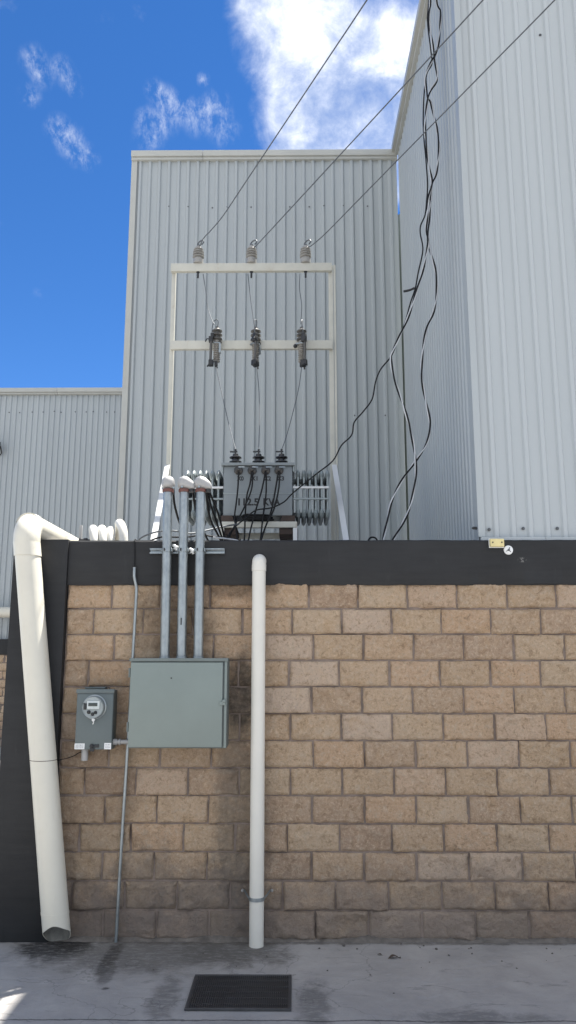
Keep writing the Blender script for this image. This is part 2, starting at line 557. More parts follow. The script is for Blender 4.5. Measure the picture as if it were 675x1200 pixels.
# --------------------------------------------------------- the boundary wall
wall = thing('boundary_wall', 'tan split-face block wall with a charcoal top band, carrying the meter and cabinet', 'wall', (0, 0, 0))
bm = masonry(-1.822, 4.6, 0.004, 13, 0.2037, 0.3965, 0.0, 0.0, seed=5)
obj('block_masonry', bm, [M_BLOCK, M_MORTAR], wall, smooth=60)
bm = NB()
box(bm, -1.822, 4.6, 0.045, 0.20, 0.0, 2.63)
obj('wall_core', bm, M_MORTAR, wall, smooth=0)
# charcoal band: long strip with a slightly wavy hand-rendered arris
bm = NB()
nb = 420
prof = [(-0.016, 2.634), (-0.021, 2.645), (-0.022, 2.80), (-0.021, 2.985), (-0.012, 2.998), (0.10, 3.002), (0.20, 2.998), (0.20, 2.634)]
rings = []
for i in range(nb + 1):
    x = -1.822 + (4.6 + 1.822) * i / nb
    ring = []
    for k, (y, z) in enumerate(prof):
        dy = 0.003 * noise.noise(Vector((x * 2.2, k * 3.1, 1)))
        dz = (0.0035 if k > 1 and k < 7 else 0.006) * noise.fractal(Vector((x * 6.2, (0 if k in (0, 1, 7) else k) * 2.3, 9)), .8, 2, 3)
        ring.append(bm.verts.new((x, y + dy, z + dz)))
    rings.append(ring)
for i in range(nb):
    for k in range(len(prof)):
        q = (k + 1) % len(prof)
        bm.faces.new((rings[i][k], rings[i + 1][k], rings[i + 1][q], rings[i][q]))
bm.faces.new(rings[0]); bm.faces.new(list(reversed(rings[-1])))
obj('top_band', bm, M_BAND, wall, smooth=25)
bm = NB()
box(bm, -2.262, -1.824, -0.045, 0.235, -0.02, 3.003, 0.006)
obj('pilaster', bm, M_BAND, wall, 'charcoal pilaster at the left end of the wall')
# mortar droppings along the foot
bm = NB()
nf = 420
rings = []
for i in range(nf + 1):
    x = -1.82 + 6.4 * i / nf
    a = 0.42 + 0.65 * noise.fractal(Vector((x * 3.1, 2, 0)), 0.8, 2.2, 5)
    b = noise.noise(Vector((x * 14, 5, 0)))
    d = 0.022 + 0.045 * max(0, a - 0.35) + 0.010 * b
    h = 0.014 + 0.034 * max(0, a - 0.35) + 0.008 * noise.noise(Vector((x * 17, 8, 0)))
    rings.append([bm.verts.new(p) for p in ((x, 0.03, h + .012), (x, -d * .35, h), (x, -d * .8, h * .5), (x, -d * 1.15, -0.004))])
for i in range(nf):
    for k in range(3):
        bm.faces.new((rings[i][k], rings[i + 1][k], rings[i + 1][k + 1], rings[i][k + 1]))
obj('mortar_fillet', bm, M_RUBBLE, wall, smooth=80)

# lower wall far to the left, under the far building
fw = thing('boundary_wall', 'low block wall with dark cap far back at the left edge, under the far building', 'wall')
bm = masonry(-13.0, -2.6, 0.004, 11, 0.192, 0.3965, 0.1, 12.36, nx=6, ny=4, seed=9)
obj('block_masonry', bm, [M_BLOCK, M_MORTAR], fw, smooth=60)
bm = NB()
box(bm, -13, -2.6, 12.34, 12.75, 2.112, 2.482, 0.01)
obj('top_band', bm, M_BAND, fw)

# ----------------------------------------------------------- metal buildings
def corrugated(bm, a0, a1, z0, z1, fix, along='X', outward=-1, pitch=0.141, depth=0.026, nz=24):
    """ribbed sheet: flat pans with narrow raised ribs"""
    pr = [(0.0, 0), (0.066, 0), (0.072, .12), (0.086, .92), (0.091, 1), (0.113, 1), (0.118, .92), (0.132, .12), (0.138, 0)]
    pts = []
    n = int((a1 - a0) / pitch) + 1
    for i in range(n):
        for s, h in pr:
            a = a0 + i * pitch + s * pitch / 0.141
            if a <= a1:
                pts.append((a, h))
    pts.append((a1, 0))
    cols = []
    for a, h in pts:
        d = fix + outward * h * depth
        col = []
        for k in range(nz + 1):
            z = z0 + (z1 - z0) * k / nz
            q = d + (0.0035 if along == 'X' else 0.0012) * noise.noise(Vector((a * 1.3, z * .55, fix))) + 0.0004 * noise.noise(Vector((a * 6, z * 1.2, fix + 3)))
            p = a + (0.002 if along == 'X' else 0.0) * noise.noise(Vector((a * .8, z * .9, fix + 9)))
            col.append(bm.verts.new((p, q, z) if along == 'X' else (q, p, z)))
        cols.append(col)
    for i in range(len(cols) - 1):
        for k in range(nz):
            bm.faces.new((cols[i][k], cols[i + 1][k], cols[i + 1][k + 1], cols[i][k + 1]))

def screw_mesh():
    bm = NB()
    lathe(bm, [(0.014, 0.0), (0.014, 0.004), (0.0075, 0.005), (0.0075, 0.011), (0.003, 0.0115)], axis='Y-', n=10)
    return bm
_s = [None]
def screw(parent, x, y, z, sc=1.0):
    if _s[0] is None:
        _s[0] = obj('screw', screw_mesh(), M_SCREW, parent)
        _s[0].location = (x, y, z)
        o = _s[0]
    else:
        o = repeat(_s[0], (x, y, z), parent)
    o.scale = (sc, sc, sc)
    return o

# the tower-like block behind the transformer
tw = thing('metal_building', 'tall narrow ribbed grey metal building straight behind the transformer', 'building')
TX0, TX1, TY, TZ = -2.352, 1.502, 4.0, 9.27
bm = NB()
corrugated(bm, TX0, TX1, 0, TZ, TY)
obj('front_sheeting', bm, M_SHEET, tw, smooth=0)
bm = NB()
corrugated(bm, TY, 11.0, 0, TZ, TX0, 'Y', -1)
corrugated(bm, TY, 11.0, 0, TZ, TX1, 'Y', 1)
obj('side_sheeting', bm, M_SHEET, tw, smooth=0)
bm = NB()
box(bm, TX0, TX1, TY + .02, 11.0, TZ - .12, TZ - .02)
obj('roof', bm, M_TRIM, tw, smooth=0)
bm = NB()
# eave trim: two lengths with a joint, upper box and lower drip lip
for a, b in ((TX0 - .03, -1.330), (-1.326, TX1 + .02)):
    box(bm, a, b, TY - .085, TY + .10, TZ + .012, TZ + .105, .006)
    box(bm, a, b, TY - .060, TY + .10, TZ - .030, TZ + .010, .004)
obj('eave_trim', bm, M_TRIM, tw)
bm = NB()
box(bm, TX0 - .028, TX0 + .055, TY - .028, TY - .024, 0, TZ - .03)
box(bm, TX0 - .028, TX0 - .024, TY - .024, TY + .08, 0, TZ - .03)
obj('corner_trim', bm, M_TRIM, tw, smooth=0)
for i in range(13):
    screw(tw, TX0 + 0.254 + i * 0.282 + random.choice((0, 0, 0.141)) * 0.5, TY - .0205 if random.random() < .6 else TY, 8.50 + random.uniform(-.01, .01), 0.85)
for x in (0.84, 1.262):
    screw(tw, x, TY - .0205, 5.33, 1.0)

# right-hand building, standing on the block wall
rb = thing('metal_building', 'nearest and brightest ribbed metal building, at the right, its front standing on the block wall', 'building')
RX, RY0, RY1, RZ = 1.535, 0.085, 3.87, 9.32
bm = NB()
corrugated(bm, RX + .03, 8.0, 3.03, RZ, RY0, pitch=0.141, depth=.022)
obj('front_sheeting', bm, M_SHEETR, rb, smooth=0)
bm = NB()
corrugated(bm, RY0 + .02, RY1, 2.98, RZ, RX, 'Y', -1, depth=0.014, pitch=0.13)
obj('side_sheeting', bm, M_SHEET, rb, smooth=0)
bm = NB()
box(bm, RX + .004, 8.0, RY0 + .004, RY1, RZ - .06, RZ)
obj('roof', bm, M_TRIM, rb, smooth=0)
bm = NB()
box(bm, RX + .004, 8.0, RY1 - .02, RY1 - .002, 2.98, RZ - .07)
obj('rear_wall', bm, M_SHEET, rb, smooth=0)
bm = NB()
box(bm, RX - .10, RX + .10, RY0 - .06, RY1 + .05, RZ + .005, RZ + .105, .006)
box(bm, RX - .055, RX + .05, RY0 - .04, RY1 + .04, RZ - .045, RZ + .003, .004)
obj('rake_trim', bm, M_TRIM, rb)
bm = NB()
box(bm, RX - .022, RX + .034, RY0 - .027, RY0 - .023, 3.035, RZ - .05)
box(bm, RX - .022, RX - .018, RY0 - .0225, RY0 + .085, 3.0, RZ - .05)
obj('corner_trim', bm, M_SHEET, rb, smooth=0)
bm = NB()
for a, b in ((RX - .01, 2.05), (2.052, 3.9), (3.902, 8.0)):
    box(bm, a, b, RY0 - .060, RY0 - .008, 3.004, 3.028, .005)
    box(bm, a, b, RY0 - .062, RY0 - .056, 2.985, 3.010, .002)
obj('base_flashing', bm, M_SHEETR, rb)
for x in (1.605, 1.885, 2.165, 2.445, 2.73):
    screw(rb, x, RY0 - .012, 3.10 + random.uniform(-.006, .006), 1.0)
for x, z in ((1.655, 5.246), (1.965, 5.245), (2.385, 5.259), (1.80, 7.816), (2.31, 7.785), (2.62, 5.25)):
    screw(rb, x, RY0 - .004, z, 0.9)
bm = NB()
lathe(bm, [(0.012, 0), (0.012, .03), (.004, .045)], (RX - .02, RY0 + .02, 3.115), n=8, tilt=(0, R(-90), 0))
obj('bolt', bm, M_DKSTEEL, rb)

# sliver of another shed seen through the gap
an = thing('metal_building', 'dark greenish shed wall glimpsed through the slit between tower and right building', 'building')
bm = NB()
corrugated(bm, 1.515, 5.5, 0, 9.235, 5.4)
obj('front_sheeting', bm, paint('shed_dark_paint', (0.20, 0.225, 0.205), 0.5, 0, 0.08, 4), an, smooth=0)
bm = NB()
box(bm, 1.515, 5.5, 5.42, 9.0, 9.10, 9.18)
obj('roof', bm, M_TRIM, an, smooth=0)

# far building at the left
lb = thing('metal_building', 'far ribbed grey metal building with an eave gutter, at the left beyond the wall', 'building')
LY, LZ = 12.5, 8.66
bm = NB()
corrugated(bm, -13.0, -2.2, 2.484, LZ, LY, depth=0.022, pitch=0.139)
obj('front_sheeting', bm, M_SHEET, lb, smooth=0)
bm = NB()
box(bm, -13, -2.2, LY + .03, LY + 9, LZ - .15, LZ - .05)
obj('roof', bm, M_TRIM, lb, smooth=0)
bm = NB()
corrugated(bm, LY, LY + 9, 2.484, LZ, -2.2, 'Y', 1)
obj('side_sheeting', bm, M_SHEET, lb, smooth=0)
bm = NB()
for a, b in ((-13.1, -6.002), (-5.998, -2.1)):
    box(bm, a, b, LY - .14, LY + .10, LZ + .005, LZ + .115, .008)
    box(bm, a, b, LY - .10, LY + .10, LZ - .04, LZ + .002, .004)
obj('gutter', bm, M_TRIM, lb)
for i in range(12):
    screw(lb, -7.2 + i * .27 + random.uniform(-.05, .05), LY - .023, 8.17 + random.uniform(-.02, .02), 1.2)
bm = NB()
tube(bm, [(-13, 12.18, 3.105), (-6.2, 12.18, 3.105)], .125, 20, 1)
o = obj('wall_pipe', bm, M_PVC)
tag(o, 'thick cream pipe lying level across the foot of the far left building', 'pipe')
fl = thing('floodlight', 'small black floodlight on the far left building at the picture edge', 'lamp', (-7.47, 12.3, 7.22))
bm = NB()
box(bm, -.14, .14, -.10, .06, -.13, .13, .02)
obj('lamp_body', bm, M_BLACK, fl)
bm = NB()
tube(bm, [(-.165, -.02, 0), (-.165, .08, -.16), (0, .19, -.19), (.165, .08, -.16), (.165, -.02, 0)], .014, 8, 3)
obj('bracket', bm, M_DKSTEEL, fl)

# ------------------------------------------------------------ big drain pipe
dp = thing('drain_pipe', 'thick cream drain pipe leaning over the charcoal pilaster, open at its foot', 'pipe', (-1.72, -0.15, 0))
TOPP, BOTP = Vector((-2.120, -0.16, 2.96)), Vector((-1.712, -0.16, 0.02))
off = Vector((-1.72, -0.15, 0))
bm = NB()
n = 48
rad = 0.0985
axis = (TOPP - BOTP)
def pp(t, a, r):
    return BOTP + axis * t + Vector((math.cos(a) * r, math.sin(a) * r, 0)) - off
rows = []
for r in (rad, rad - .006):
    rw = []
    for t in (1.0, .75, .5, .3, .12, .075, None):
        ring = []
        for k in range(n):
            a = 2 * PI * k / n
            if t is None:
                zt = 0.025 - 0.0255 * math.sin(a) + 0.006 * math.cos(a) + 0.0018 * math.sin(a * 4 + 1)
                ring.append(bm.verts.new(pp(zt, a, r)))
            else:
                ring.append(bm.verts.new(pp(t, a, r)))
        rw.append(ring)
    rows.append(rw)
for rw in rows:
    for i in range(len(rw) - 1):
        for k in range(n):
            fq = bm.faces.new((rw[i][k], rw[i][(k + 1) % n], rw[i + 1][(k + 1) % n], rw[i + 1][k]))
            fq.material_index = 1 if rw is rows[1] else 0
for i in (0, -1):
    for k in range(n):
        bm.faces.new((rows[0][i][k], rows[0][i][(k + 1) % n], rows[1][i][(k + 1) % n], rows[1][i][k]))
obj('pipe', bm, [M_PVC, paint('grimy_pipe_bore', (0.20, 0.19, 0.165), 0.7, 0, 0.35, 16)], dp, smooth=45)
def ring_on(t0, t1, r, name, mat, ins=.093):
    bm = NB()
    c = []
    for t, q in ((t0, ins), (t0, r), (t1, r), (t1, ins)):
        c.append([bm.verts.new(pp(t, 2 * PI * k / 40, q)) for k in range(40)])
    for i in range(3):
        for k in range(40):
            bm.faces.new((c[i][k], c[i][(k + 1) % 40], c[i + 1][(k + 1) % 40], c[i + 1][k]))
    return obj(name, bm, mat, dp)
ring_on(.072, .078, .1005, 'pipe_seam', M_PVC)
ring_on(.4372, .4386, .0995, 'pipe_seam', M_RUST)
ring_on(.963, 1.0, .1045, 'collar', M_PVC)
bm = NB()
el = [TOPP + (axis * .03), TOPP + Vector((-.004, 0, .04)), TOPP + Vector((-.008, .02, .105)), TOPP + Vector((-.010, .075, .145)), TOPP + Vector((-.010, .15, .155))]
bm2 = bm
tube(bm, [p - off for p in [TOPP] + [TOPP + Vector((-.012 * k / 8, .125 * (1 - math.cos(PI / 2 * k / 8)), .025 + .125 * math.sin(PI / 2 * k / 8))) for k in range(9)]], .1035, 32, 2)
obj('elbow', bm, M_PVC, dp, smooth=60)
bm = NB()
e = TOPP + Vector((-.012, .125, .15))
tube(bm, [e - off, e + Vector((0, .02, 0)) - off, e + Vector((.02, 1.6, -.015)) - off], .0975, 32, 2)
obj('return_pipe', bm, M_PVC, dp, smooth=60)

# ------------------------------------------------------ slim upright PVC pipe
sp = thing('drain_pipe', 'slim straight white drain pipe standing upright in front of the block wall', 'pipe', (-.278, -.105, 0))
bm = NB()
lathe(bm, [(.046, .002), (.0535, .002), (.0535, 2.76)], n=32)
obj('pipe', bm, M_PVCW, sp)
bm = NB()
lathe(bm, [(.050, 2.735), (.0575, 2.737), (.0575, 2.785), (.0555, 2.79)], n=32)
obj('collar', bm, M_PVCW, sp)
bm = NB()
tube(bm, [(0, 0, 2.77)] + [(0, .07 * (1 - math.cos(PI / 2 * k / 8)), 2.79 + .035 * math.sin(PI / 2 * k / 8)) for k in range(9)] + [(0, .13, 2.825)], .0555, 28, 1)
obj('elbow', bm, M_PVCW, sp, smooth=60)
bm = NB()
lathe(bm, [(.052, .312), (.0585, .312), (.0585, .337), (.052, .337)], n=32)
for s in (-1, 1):
    tube(bm, [(s * .052, -.02, .326), (s * .075, .03, .340), (s * .095, .088, .352), (s * .112, .098, .352)], .0075, 8, 4)
obj('pipe_clamp', bm, M_GALV, sp)
for s in (-1, 1):
    bm = NB()
    lathe(bm, [(.010, 0), (.010, .02), (.005, .03)], (s * .110, .092, .355), 'Y-', 8)
    obj('bolt', bm, M_CAST, sp)

# ---------------------------------------------------------------- meter box
mb = thing('meter_box', 'grey electricity meter box with round glass meter and white labels on the block wall', 'electric meter', (-1.530, 0, 1.375))
bm = NB()
box(bm, -.142, .142, -.118, .012, 0, .440, .006)
obj('enclosure', bm, M_METER, mb)
bm = NB()
box(bm, -.147, .147, -.128, -.1, .418, .449, .004)
box(bm, -.10, .06, -.06, .012, .45, .462, .003)
obj('rain_lip', bm, M_METER, mb)
bm = NB()
box(bm, -.139, .139, -.1235, -.1185, .006, .412, .003)
mc = obj('cover', bm, M_METER, mb)
met = NB()
lathe(met, [(.090, 0), (.092, .012), (.084, .016), (.080, .030), (.080, .032)], (0, -.122, .316), 'Y-', 36)
mt = obj('meter', met, M_GALV, mb)
bm = NB()
lathe(bm, [(.073, .030), (.073, .050)], (0, -.122, .316), 'Y-', 36)
obj('meter_face', bm, M_MFACE, mt)
bm = NB()
box(bm, -.042, .050, -.186, -.172, .305, .362, .004)
obj('display_panel', bm, M_LABEL, mt)
bm = NB()
box(bm, -.032, .036, -.1885, -.186, .325, .350, .002)
obj('display', bm, M_LCD, mt)
bm = NB()
for x, z, r in ((-.028, .282, .014), (.022, .280, .012), (0.0, .268, .012)):
    lathe(bm, [(r, 0), (r, .010), (r * .6, .014)], (x, -.172, z), 'Y-', 14)
box(bm, -.066, -.047, -.184, -.171, .300, .345, .003)
obj('meter_button', bm, M_BLACK, mt)
bm = NB()
lathe(bm, [(.078, .030), (.078, .075), (.072, .088), (.050, .094), (.0, .096)], (0, -.122, .316), 'Y-', 36)
obj('glass_cover', bm, M_GLASS, mt, smooth=60)
bm = NB()
lathe(bm, [(.012, 0), (.012, .018), (.005, .022)], (0, -.135, .222), 'Y-', 12)
tube(bm, [(0, -.15, .225), (.004, -.155, .205), (-.002, -.15, .19)], .0035, 6, 4)
obj('seal', bm, M_LABEL, mb)
def stripes(bm, x0, x1, z0, z1, rows, y, seed):
    rn = random.Random(seed)
    for i in range(rows):
        z = z1 - (z1 - z0) * (i + .5) / rows
        x = x0
        while x < x1 - .004:
            w = min(rn.uniform(.004, .012), x1 - x)
            box(bm, x, x + w, y - .0006, y, z - .0022, z + .0022)
            x += w + rn.uniform(.002, .004)
for a, b, c, d, sd in ((-.140, -.064, .004, .046, 1), (.086, .138, .004, .050, 2)):
    bm = NB()
    box(bm, a, b, -.1262, -.1236, c, d, .0006, 1)
    lb_ = obj('label_sticker', bm, M_LABEL, mb)
    bm = NB()
    stripes(bm, a + .008, b - .008, c + .006, d - .006, 4 if sd == 1 else 3, -.1263, sd)
    obj('print_marks', bm, M_PRINT, lb_, smooth=0)
bm = NB()
lathe(bm, [(.016, 0), (.016, .012), (.009, .016), (.009, .026)], (-.008, -.123, .028), 'Y-', 14)
box(bm, .012, .045, -.131, -.123, .016, .040, .003)
box(bm, -.02, .012, -.135, -.123, -.012, .016, .003)
obj('latch', bm, M_DKSTEEL, mb)
bm = NB()
lathe(bm, [(.026, -.085), (.026, -.012), (.032, -.010), (.032, .004)], (-.075, -.065, 0), n=20)
obj('conduit_hub', bm, M_CAST, mb)
bm = NB()
tube(bm, [(.140, -.07, .052), (.30, -.07, .052)], .017, 14, 1)
lathe(bm, [(.024, 0), (.024, .03)], (.142, -.07, .052), 'X', 12)
lathe(bm, [(.024, 0), (.024, .012)], (.185, -.07, .052), 'X', 12)
obj('nipple', bm, M_CAST, mb)

# --------------------------------------------------------- electrical cabinet
ec = thing('electrical_cabinet', 'large square grey-green electrical cabinet fed by three steel conduits', 'cabinet', (-.882, 0, 1.395))
bm = NB()
box(bm, -.368, .372, -.200, .012, 0, .655, .006)
obj('body', bm, M_CABD, ec)
bm = NB()
box(bm, -.374, .378, -.222, -.10, .6565, .664, .003)
box(bm, -.374, .378, -.226, -.2215, .640, .664, .002)
obj('rain_lip', bm, M_CABD, ec)
bm = NB()
box(bm, -.362, .340, -.226, -.203, .010, .632, .006)
dr = obj('door', bm, M_CAB, ec)
bm = NB()
box(bm, .352, .371, -.215, -.2005, .004, .652, .004)
obj('door_jamb', bm, M_CAB, ec)
bm = NB()
box(bm, .318, .362, -.236, -.2265, .316, .340, .003)
lathe(bm, [(.013, 0), (.013, .012), (.006, .016)], (.352, -.226, .345), 'Y-', 12)
obj('latch', bm, M_CAB, dr)
bm = NB()
lathe(bm, [(.006, 0), (.006, .003)], (-.05, -.2262, .515), 'Y-', 10)
obj('door_rivet', bm, M_DKSTEEL, dr)
for z in (.12, .52):
    bm = NB()
    lathe(bm, [(.008, 0), (.008, .07)], (-.372, -.212, z), n=10)
    obj('hinge', bm, M_CABD, ec)

# ------------------------------------------------------- galvanised conduits
def conduit(x, lean, label, turn, sc):
    t = thing('conduit', label, 'conduit', (x, -.1, 2.058), 'galvanised conduits rising from the cabinet')
    bm = NB()
    tube(bm, [(0, 0, 0), (lean * .5, 0, .66), (lean, 0, 1.325)], .0375, 28, 2)
    obj('pipe', bm, M_GALV, t, smooth=60)
    bm = NB()
    lathe(bm, [(.030, 0), (.043, .002), (.043, .020), (.038, .024)], (0, 0, -.006), n=28)
    obj('locknut', bm, M_GALV, t)
    bm = NB()
    lathe(bm, [(.036, 1.318), (.045, 1.320), (.047, 1.334), (.045, 1.345), (.036, 1.347)], (lean, 0, 0), n=28, tilt=(0, 0, 0))
    obj('gasket_ring', bm, M_GASKET, t)
    bm = NB()
    bmesh.ops.create_uvsphere(bm, u_segments=28, v_segments=18, radius=1.0)
    for v in bm.verts:
        x0, y0, z0 = v.co
        f = max(0, x0)
        v.co.x = x0 * .056 + f * f * .036
        v.co.y = y0 * .055 * (1 - .25 * f)
        q = abs(z0) ** .75 * (1 if z0 > 0 else -1)
        v.co.z = (.026 + q * .062 if z0 > 0 else .026 + q * .046) - f * f * .030
        v.co.z += .006 * noise.noise(Vector((x0 * 3, y0 * 3, z0 * 3 + x)))
    bmesh.ops.rotate(bm, verts=bm.verts, cent=(0, 0, 0), matrix=Matrix.Rotation(turn, 3, 'Z'))
    bmesh.ops.translate(bm, verts=bm.verts, vec=(lean, 0, 1.365))
    wh = obj('weatherhead', bm, M_CAST, t, smooth=60)
    bm = NB()
    d = Vector((math.cos(turn), math.sin(turn), 0))
    q = Vector((lean, 0, 1.340)) + d * .062
    tube(bm, [q, q + Vector((0, 0, -.022))], .022, 14, 1)
    obj('wire_bushing', bm, M_BLACK, wh)
    for s in (-1, 1):
        bm = NB()
        pr = Vector((-d.y, d.x, 0))
        c = Vector((lean, 0, 1.356)) + pr * s * .049
        lathe(bm, [(.009, -.006), (.009, .006)], c, n=10, tilt=(R(90), 0, 0))
        obj('set_screw', bm, M_GALV, wh)
    return t
cd1 = conduit(-1.008, -.012, 'leftmost of the three steel conduits, next to the leaning white brace', R(75), 1)
cd2 = conduit(-.878, -.010, 'middle steel conduit with a small dark slot above the cabinet', R(-15), 1)
cd3 = conduit(-.746, -.008, 'rightmost of the three steel conduits, its cap spilling black cables', R(-10), 1)
bm = NB()
box(bm, -.008, .002, -.0385, -.0365, .255, .31, .001, 1)
obj('slot_mark', bm, M_BLACK, cd2)

st = thing('strut_channel', 'short slotted steel channel clamping the three conduits to the charcoal band', 'bracket', (-.86, -.02, 2.905))
bm = NB()
box(bm, -.300, .300, -.003, -.0005, -.021, .021)
box(bm, -.300, .300, -.041, -.0035, .0185, .021)
box(bm, -.300, .300, -.041, -.0035, -.021, -.0185)
box(bm, -.300, .300, -.041, -.0385, .011, .0182)
box(bm, -.300, .300, -.041, -.0385, -.0182, -.011)
obj('channel', bm, M_GALV, st, smooth=0)
for x in (-.155, -.025, .107):
    bm = NB()
    n = 20
    ring = []
    for rr in (.0385, .0425):
        for zz in (-.014, .014):
            ring.append([bm.verts.new((x + math.cos(a) * rr, -.08 + math.sin(a) * rr, zz)) for a in [R(190 + 160 * k / n) for k in range(n + 1)]])
    a, b, c, d = ring
    for k in range(n):
        for u, w in ((a, b), (c, d), (a, c), (b, d)):
            bm.faces.new((u[k], u[k + 1], w[k + 1], w[k]))
    box(bm, x + .040, x + .046, -.115, -.038, -.014, .014, .001, 1)
    box(bm, x - .046, x - .040, -.085, -.038, -.014, .014, .001, 1)
    obj('pipe_clamp', bm, M_GALV, st)
    bm = NB()
    box(bm, x - .020, x - .008, -.1295, -.122, -.010, .012, .002, 1)
    obj('clamp_bolt', bm, M_DKSTEEL, st)
for x, z in ((-.092, .028), (.042, -.002)):
    bm = NB()
    tube(bm, [(x - .018, -.05, z + .016), (x, -.06, z + .006), (x + .012, -.05, z - .022)], .012, 8, 4)
    tube(bm, [(x - .010, -.05, z - .012), (x + .020, -.058, z + .006)], .009, 8, 1)
    obj('rag_tie', bm, M_LABEL, st, 'scrap of white tie between two conduits')

# -------------------------------------------------------- thin earth conduit
tc = thing('earth_conduit', 'thin grey rod-like conduit running down past the cabinet to the ground', 'conduit', (-1.3, 0, 0))
bm = NB()
tube(bm, [(.019, -.045, 2.775), (.021, -.045, 2.70), (.037, -.034, 2.62), (.040, -.034, 2.56), (.030, -.032, 2.10), (.014, -.032, 1.36), (-.006, -.032, .60), (-.018, -.034, .0)], .0125, 12, 8)
obj('pipe', bm, M_GALV, tc, smooth=60)
bm = NB()
tube(bm, [(.019, -.045, 2.77), (.016, -.03, 2.84), (.012, -.028, 2.93), (.008, -.025, 3.0), (.004, .08, 3.012)], .004, 8, 6)
obj('earth_wire', bm, M_INS, tc, smooth=60)

# loose dark wire from the meter box to the big pipe
bm = NB()
tube(bm, [(-1.61, -.02, 1.30), (-1.645, -.025, 1.345), (-1.70, -.03, 1.318), (-1.76, -.05, 1.30), (-1.84, -.055, 1.285)], .0035, 6, 6)
o = obj('loose_wire', bm, M_INS, smooth=60)
tag(o, 'thin black wire dangling from under the meter box towards the leaning drain pipe', 'wire')

# ---------------------------------------------------- box and disc on band
yb = thing('junction_box', 'small pale yellow box under the corner of the right building', 'junction box', (1.632, -.02, 2.968))
bm = NB()
box(bm, -.056, .056, -.040, 0, -.030, .034, .005)
obj('box_body', bm, M_YEL, yb)
bm = NB()
box(bm, -.060, .060, -.008, .001, -.036, .040, .003)
obj('back_plate', bm, M_LABEL, yb)
for s in (-1, 1):
    bm = NB()
    lathe(bm, [(.006, 0), (.006, .003)], (s * .036, -.040, .004), 'Y-', 10)
    obj('screw', bm, M_DKSTEEL, yb)
rd = thing('wall_disc', 'round white mounting disc on the charcoal band beside the yellow box', 'mount', (1.727, -.02, 2.914))
bm = NB()
lathe(bm, [(.037, 0), (.037, .008), (.030, .014), (.012, .016), (.0, .016)], axis='Y-', n=28)
obj('disc', bm, M_LABEL, rd)
bm = NB()
lathe(bm, [(.009, .016), (.009, .021), (.003, .022)], axis='Y-', n=12)
tube(bm, [(0, -.017, 0), (-.022, -.016, -.012)], .003, 6, 1)
tube(bm, [(0, -.017, 0), (.010, -.016, .022)], .003, 6, 1)
tube(bm, [(0, -.017, 0), (.016, -.016, -.016)], .003, 6, 1)
obj('centre_screw', bm, M_SCREW, rd)

# --------------------------------------------------------- bent vent pipes
for i, (x, zt, r, dx, lab) in enumerate((
        (-1.752, 3.165, .038, .062, 'white bent pipe on the parapet next to the little grey bracket'),
        (-1.676, 3.165, .038, .062, 'second white bent pipe from the bracket, as tall as its neighbour by the bracket'),
        (-1.600, 3.158, .032, .050, 'slimmest of the white bent pipes on the parapet'),
        (-1.525, 3.215, .039, .080, 'tallest of the white bent pipes on the parapet, nearest the conduits'))):
    bm = NB()
    tube(bm, [(x - .03, .62, 2.972), (x - .03, .60, 3.06), (x - .022, .54, zt - .03), (x - .005, .44, zt), (x + dx * .45, .34, zt - .035),
              (x + dx * .85, .285, zt - .11), (x + dx, .265, 2.975)], r, 18, 6)
    o = obj('bent_pipe', bm, M_PVCW, smooth=60)
    tag(o, lab, 'pipe', 'white bent pipes on the parapet')
bk = thing('pipe_bracket', 'little grey metal bracket standing on the parapet left of the white bent pipes', 'bracket', (-1.836, .35, 2.97))
bm = NB()
box(bm, -.014, .010, -.01, .01, 0, .215, .003)
obj('bracket_post', bm, M_CAST, bk)
bm = NB()
tube(bm, [(-.012, -.01, .085), (.085, 0, .075)], .016, 10, 1)
lathe(bm, [(.022, 0), (.022, .03)], (.028, -.004, .082), 'X', 10)
obj('bracket_arm', bm, M_DKSTEEL, bk)
bm = NB()
box(bm, .045, .085, -.02, .03, 0, .06, .004)
obj('bracket_block', bm, M_LABEL, bk)

# --------------------------------------------------------------- transformer
tf = thing('transformer', 'grey pole-type transformer marked 112.5 KVA with finned radiators on both sides', 'transformer', (-.363, 1.40, 2.97))
Z0 = 2.97
bm = NB()
box(bm, -.348, .348, 0, .60, .490, 1.0, .012)
tank = obj('tank', bm, M_TANK, tf)
bm = NB()
box(bm, -.352, .352, -.006, .02, .712, .722, .003)
obj('weld_seam', bm, M_FIN, tank)
bm = NB()
box(bm, -.372, .372, -.035, .635, 1.001, 1.030, .004)
lid = obj('lid', bm, M_TANK, tf)
bm = NB()
lathe(bm, [(.16, 0), (.155, .012), (.10, .022), (0, .024)], (-.13, .20, 1.030), n=28)
obj('hatch', bm, M_TANK, lid)
for x in (-.36, .36):
    bm = NB()
    prism(bm, [(x - .008, 1.0), (x + .008, 1.0), (x + .008, .93), (x - .008, .955)], .0, .05)
    obj('lid_clip', bm, M_FIN, lid)

def text(body, width, height, name, mat, loc, parent):
    cu = bpy.data.curves.new(name, 'FONT')
    cu.body = body
    cu.align_x = 'CENTER'
    cu.align_y = 'CENTER'
    cu.offset = 0.035
    cu.extrude = 0.0
    to = bpy.data.objects.new(name, cu)
    C.objects.link(to)
    dg = bpy.context.evaluated_depsgraph_get()
    me = bpy.data.meshes.new_from_object(to.evaluated_get(dg))
    bpy.data.objects.remove(to)
    xs = [v.co.x for v in me.vertices]; ys = [v.co.y for v in me.vertices]
    cx, cy = (min(xs) + max(xs)) / 2, (min(ys) + max(ys)) / 2
    sx, sy = width / (max(xs) - min(xs)), height / (max(ys) - min(ys))
    for v in me.vertices:
        v.co = ((v.co.x - cx) * sx, 0, (v.co.y - cy) * sy)
    me.materials.append(mat)
    o = bpy.data.objects.new(name, me)
    C.objects.link(o)
    o.location = loc
    o.parent = parent
    return o
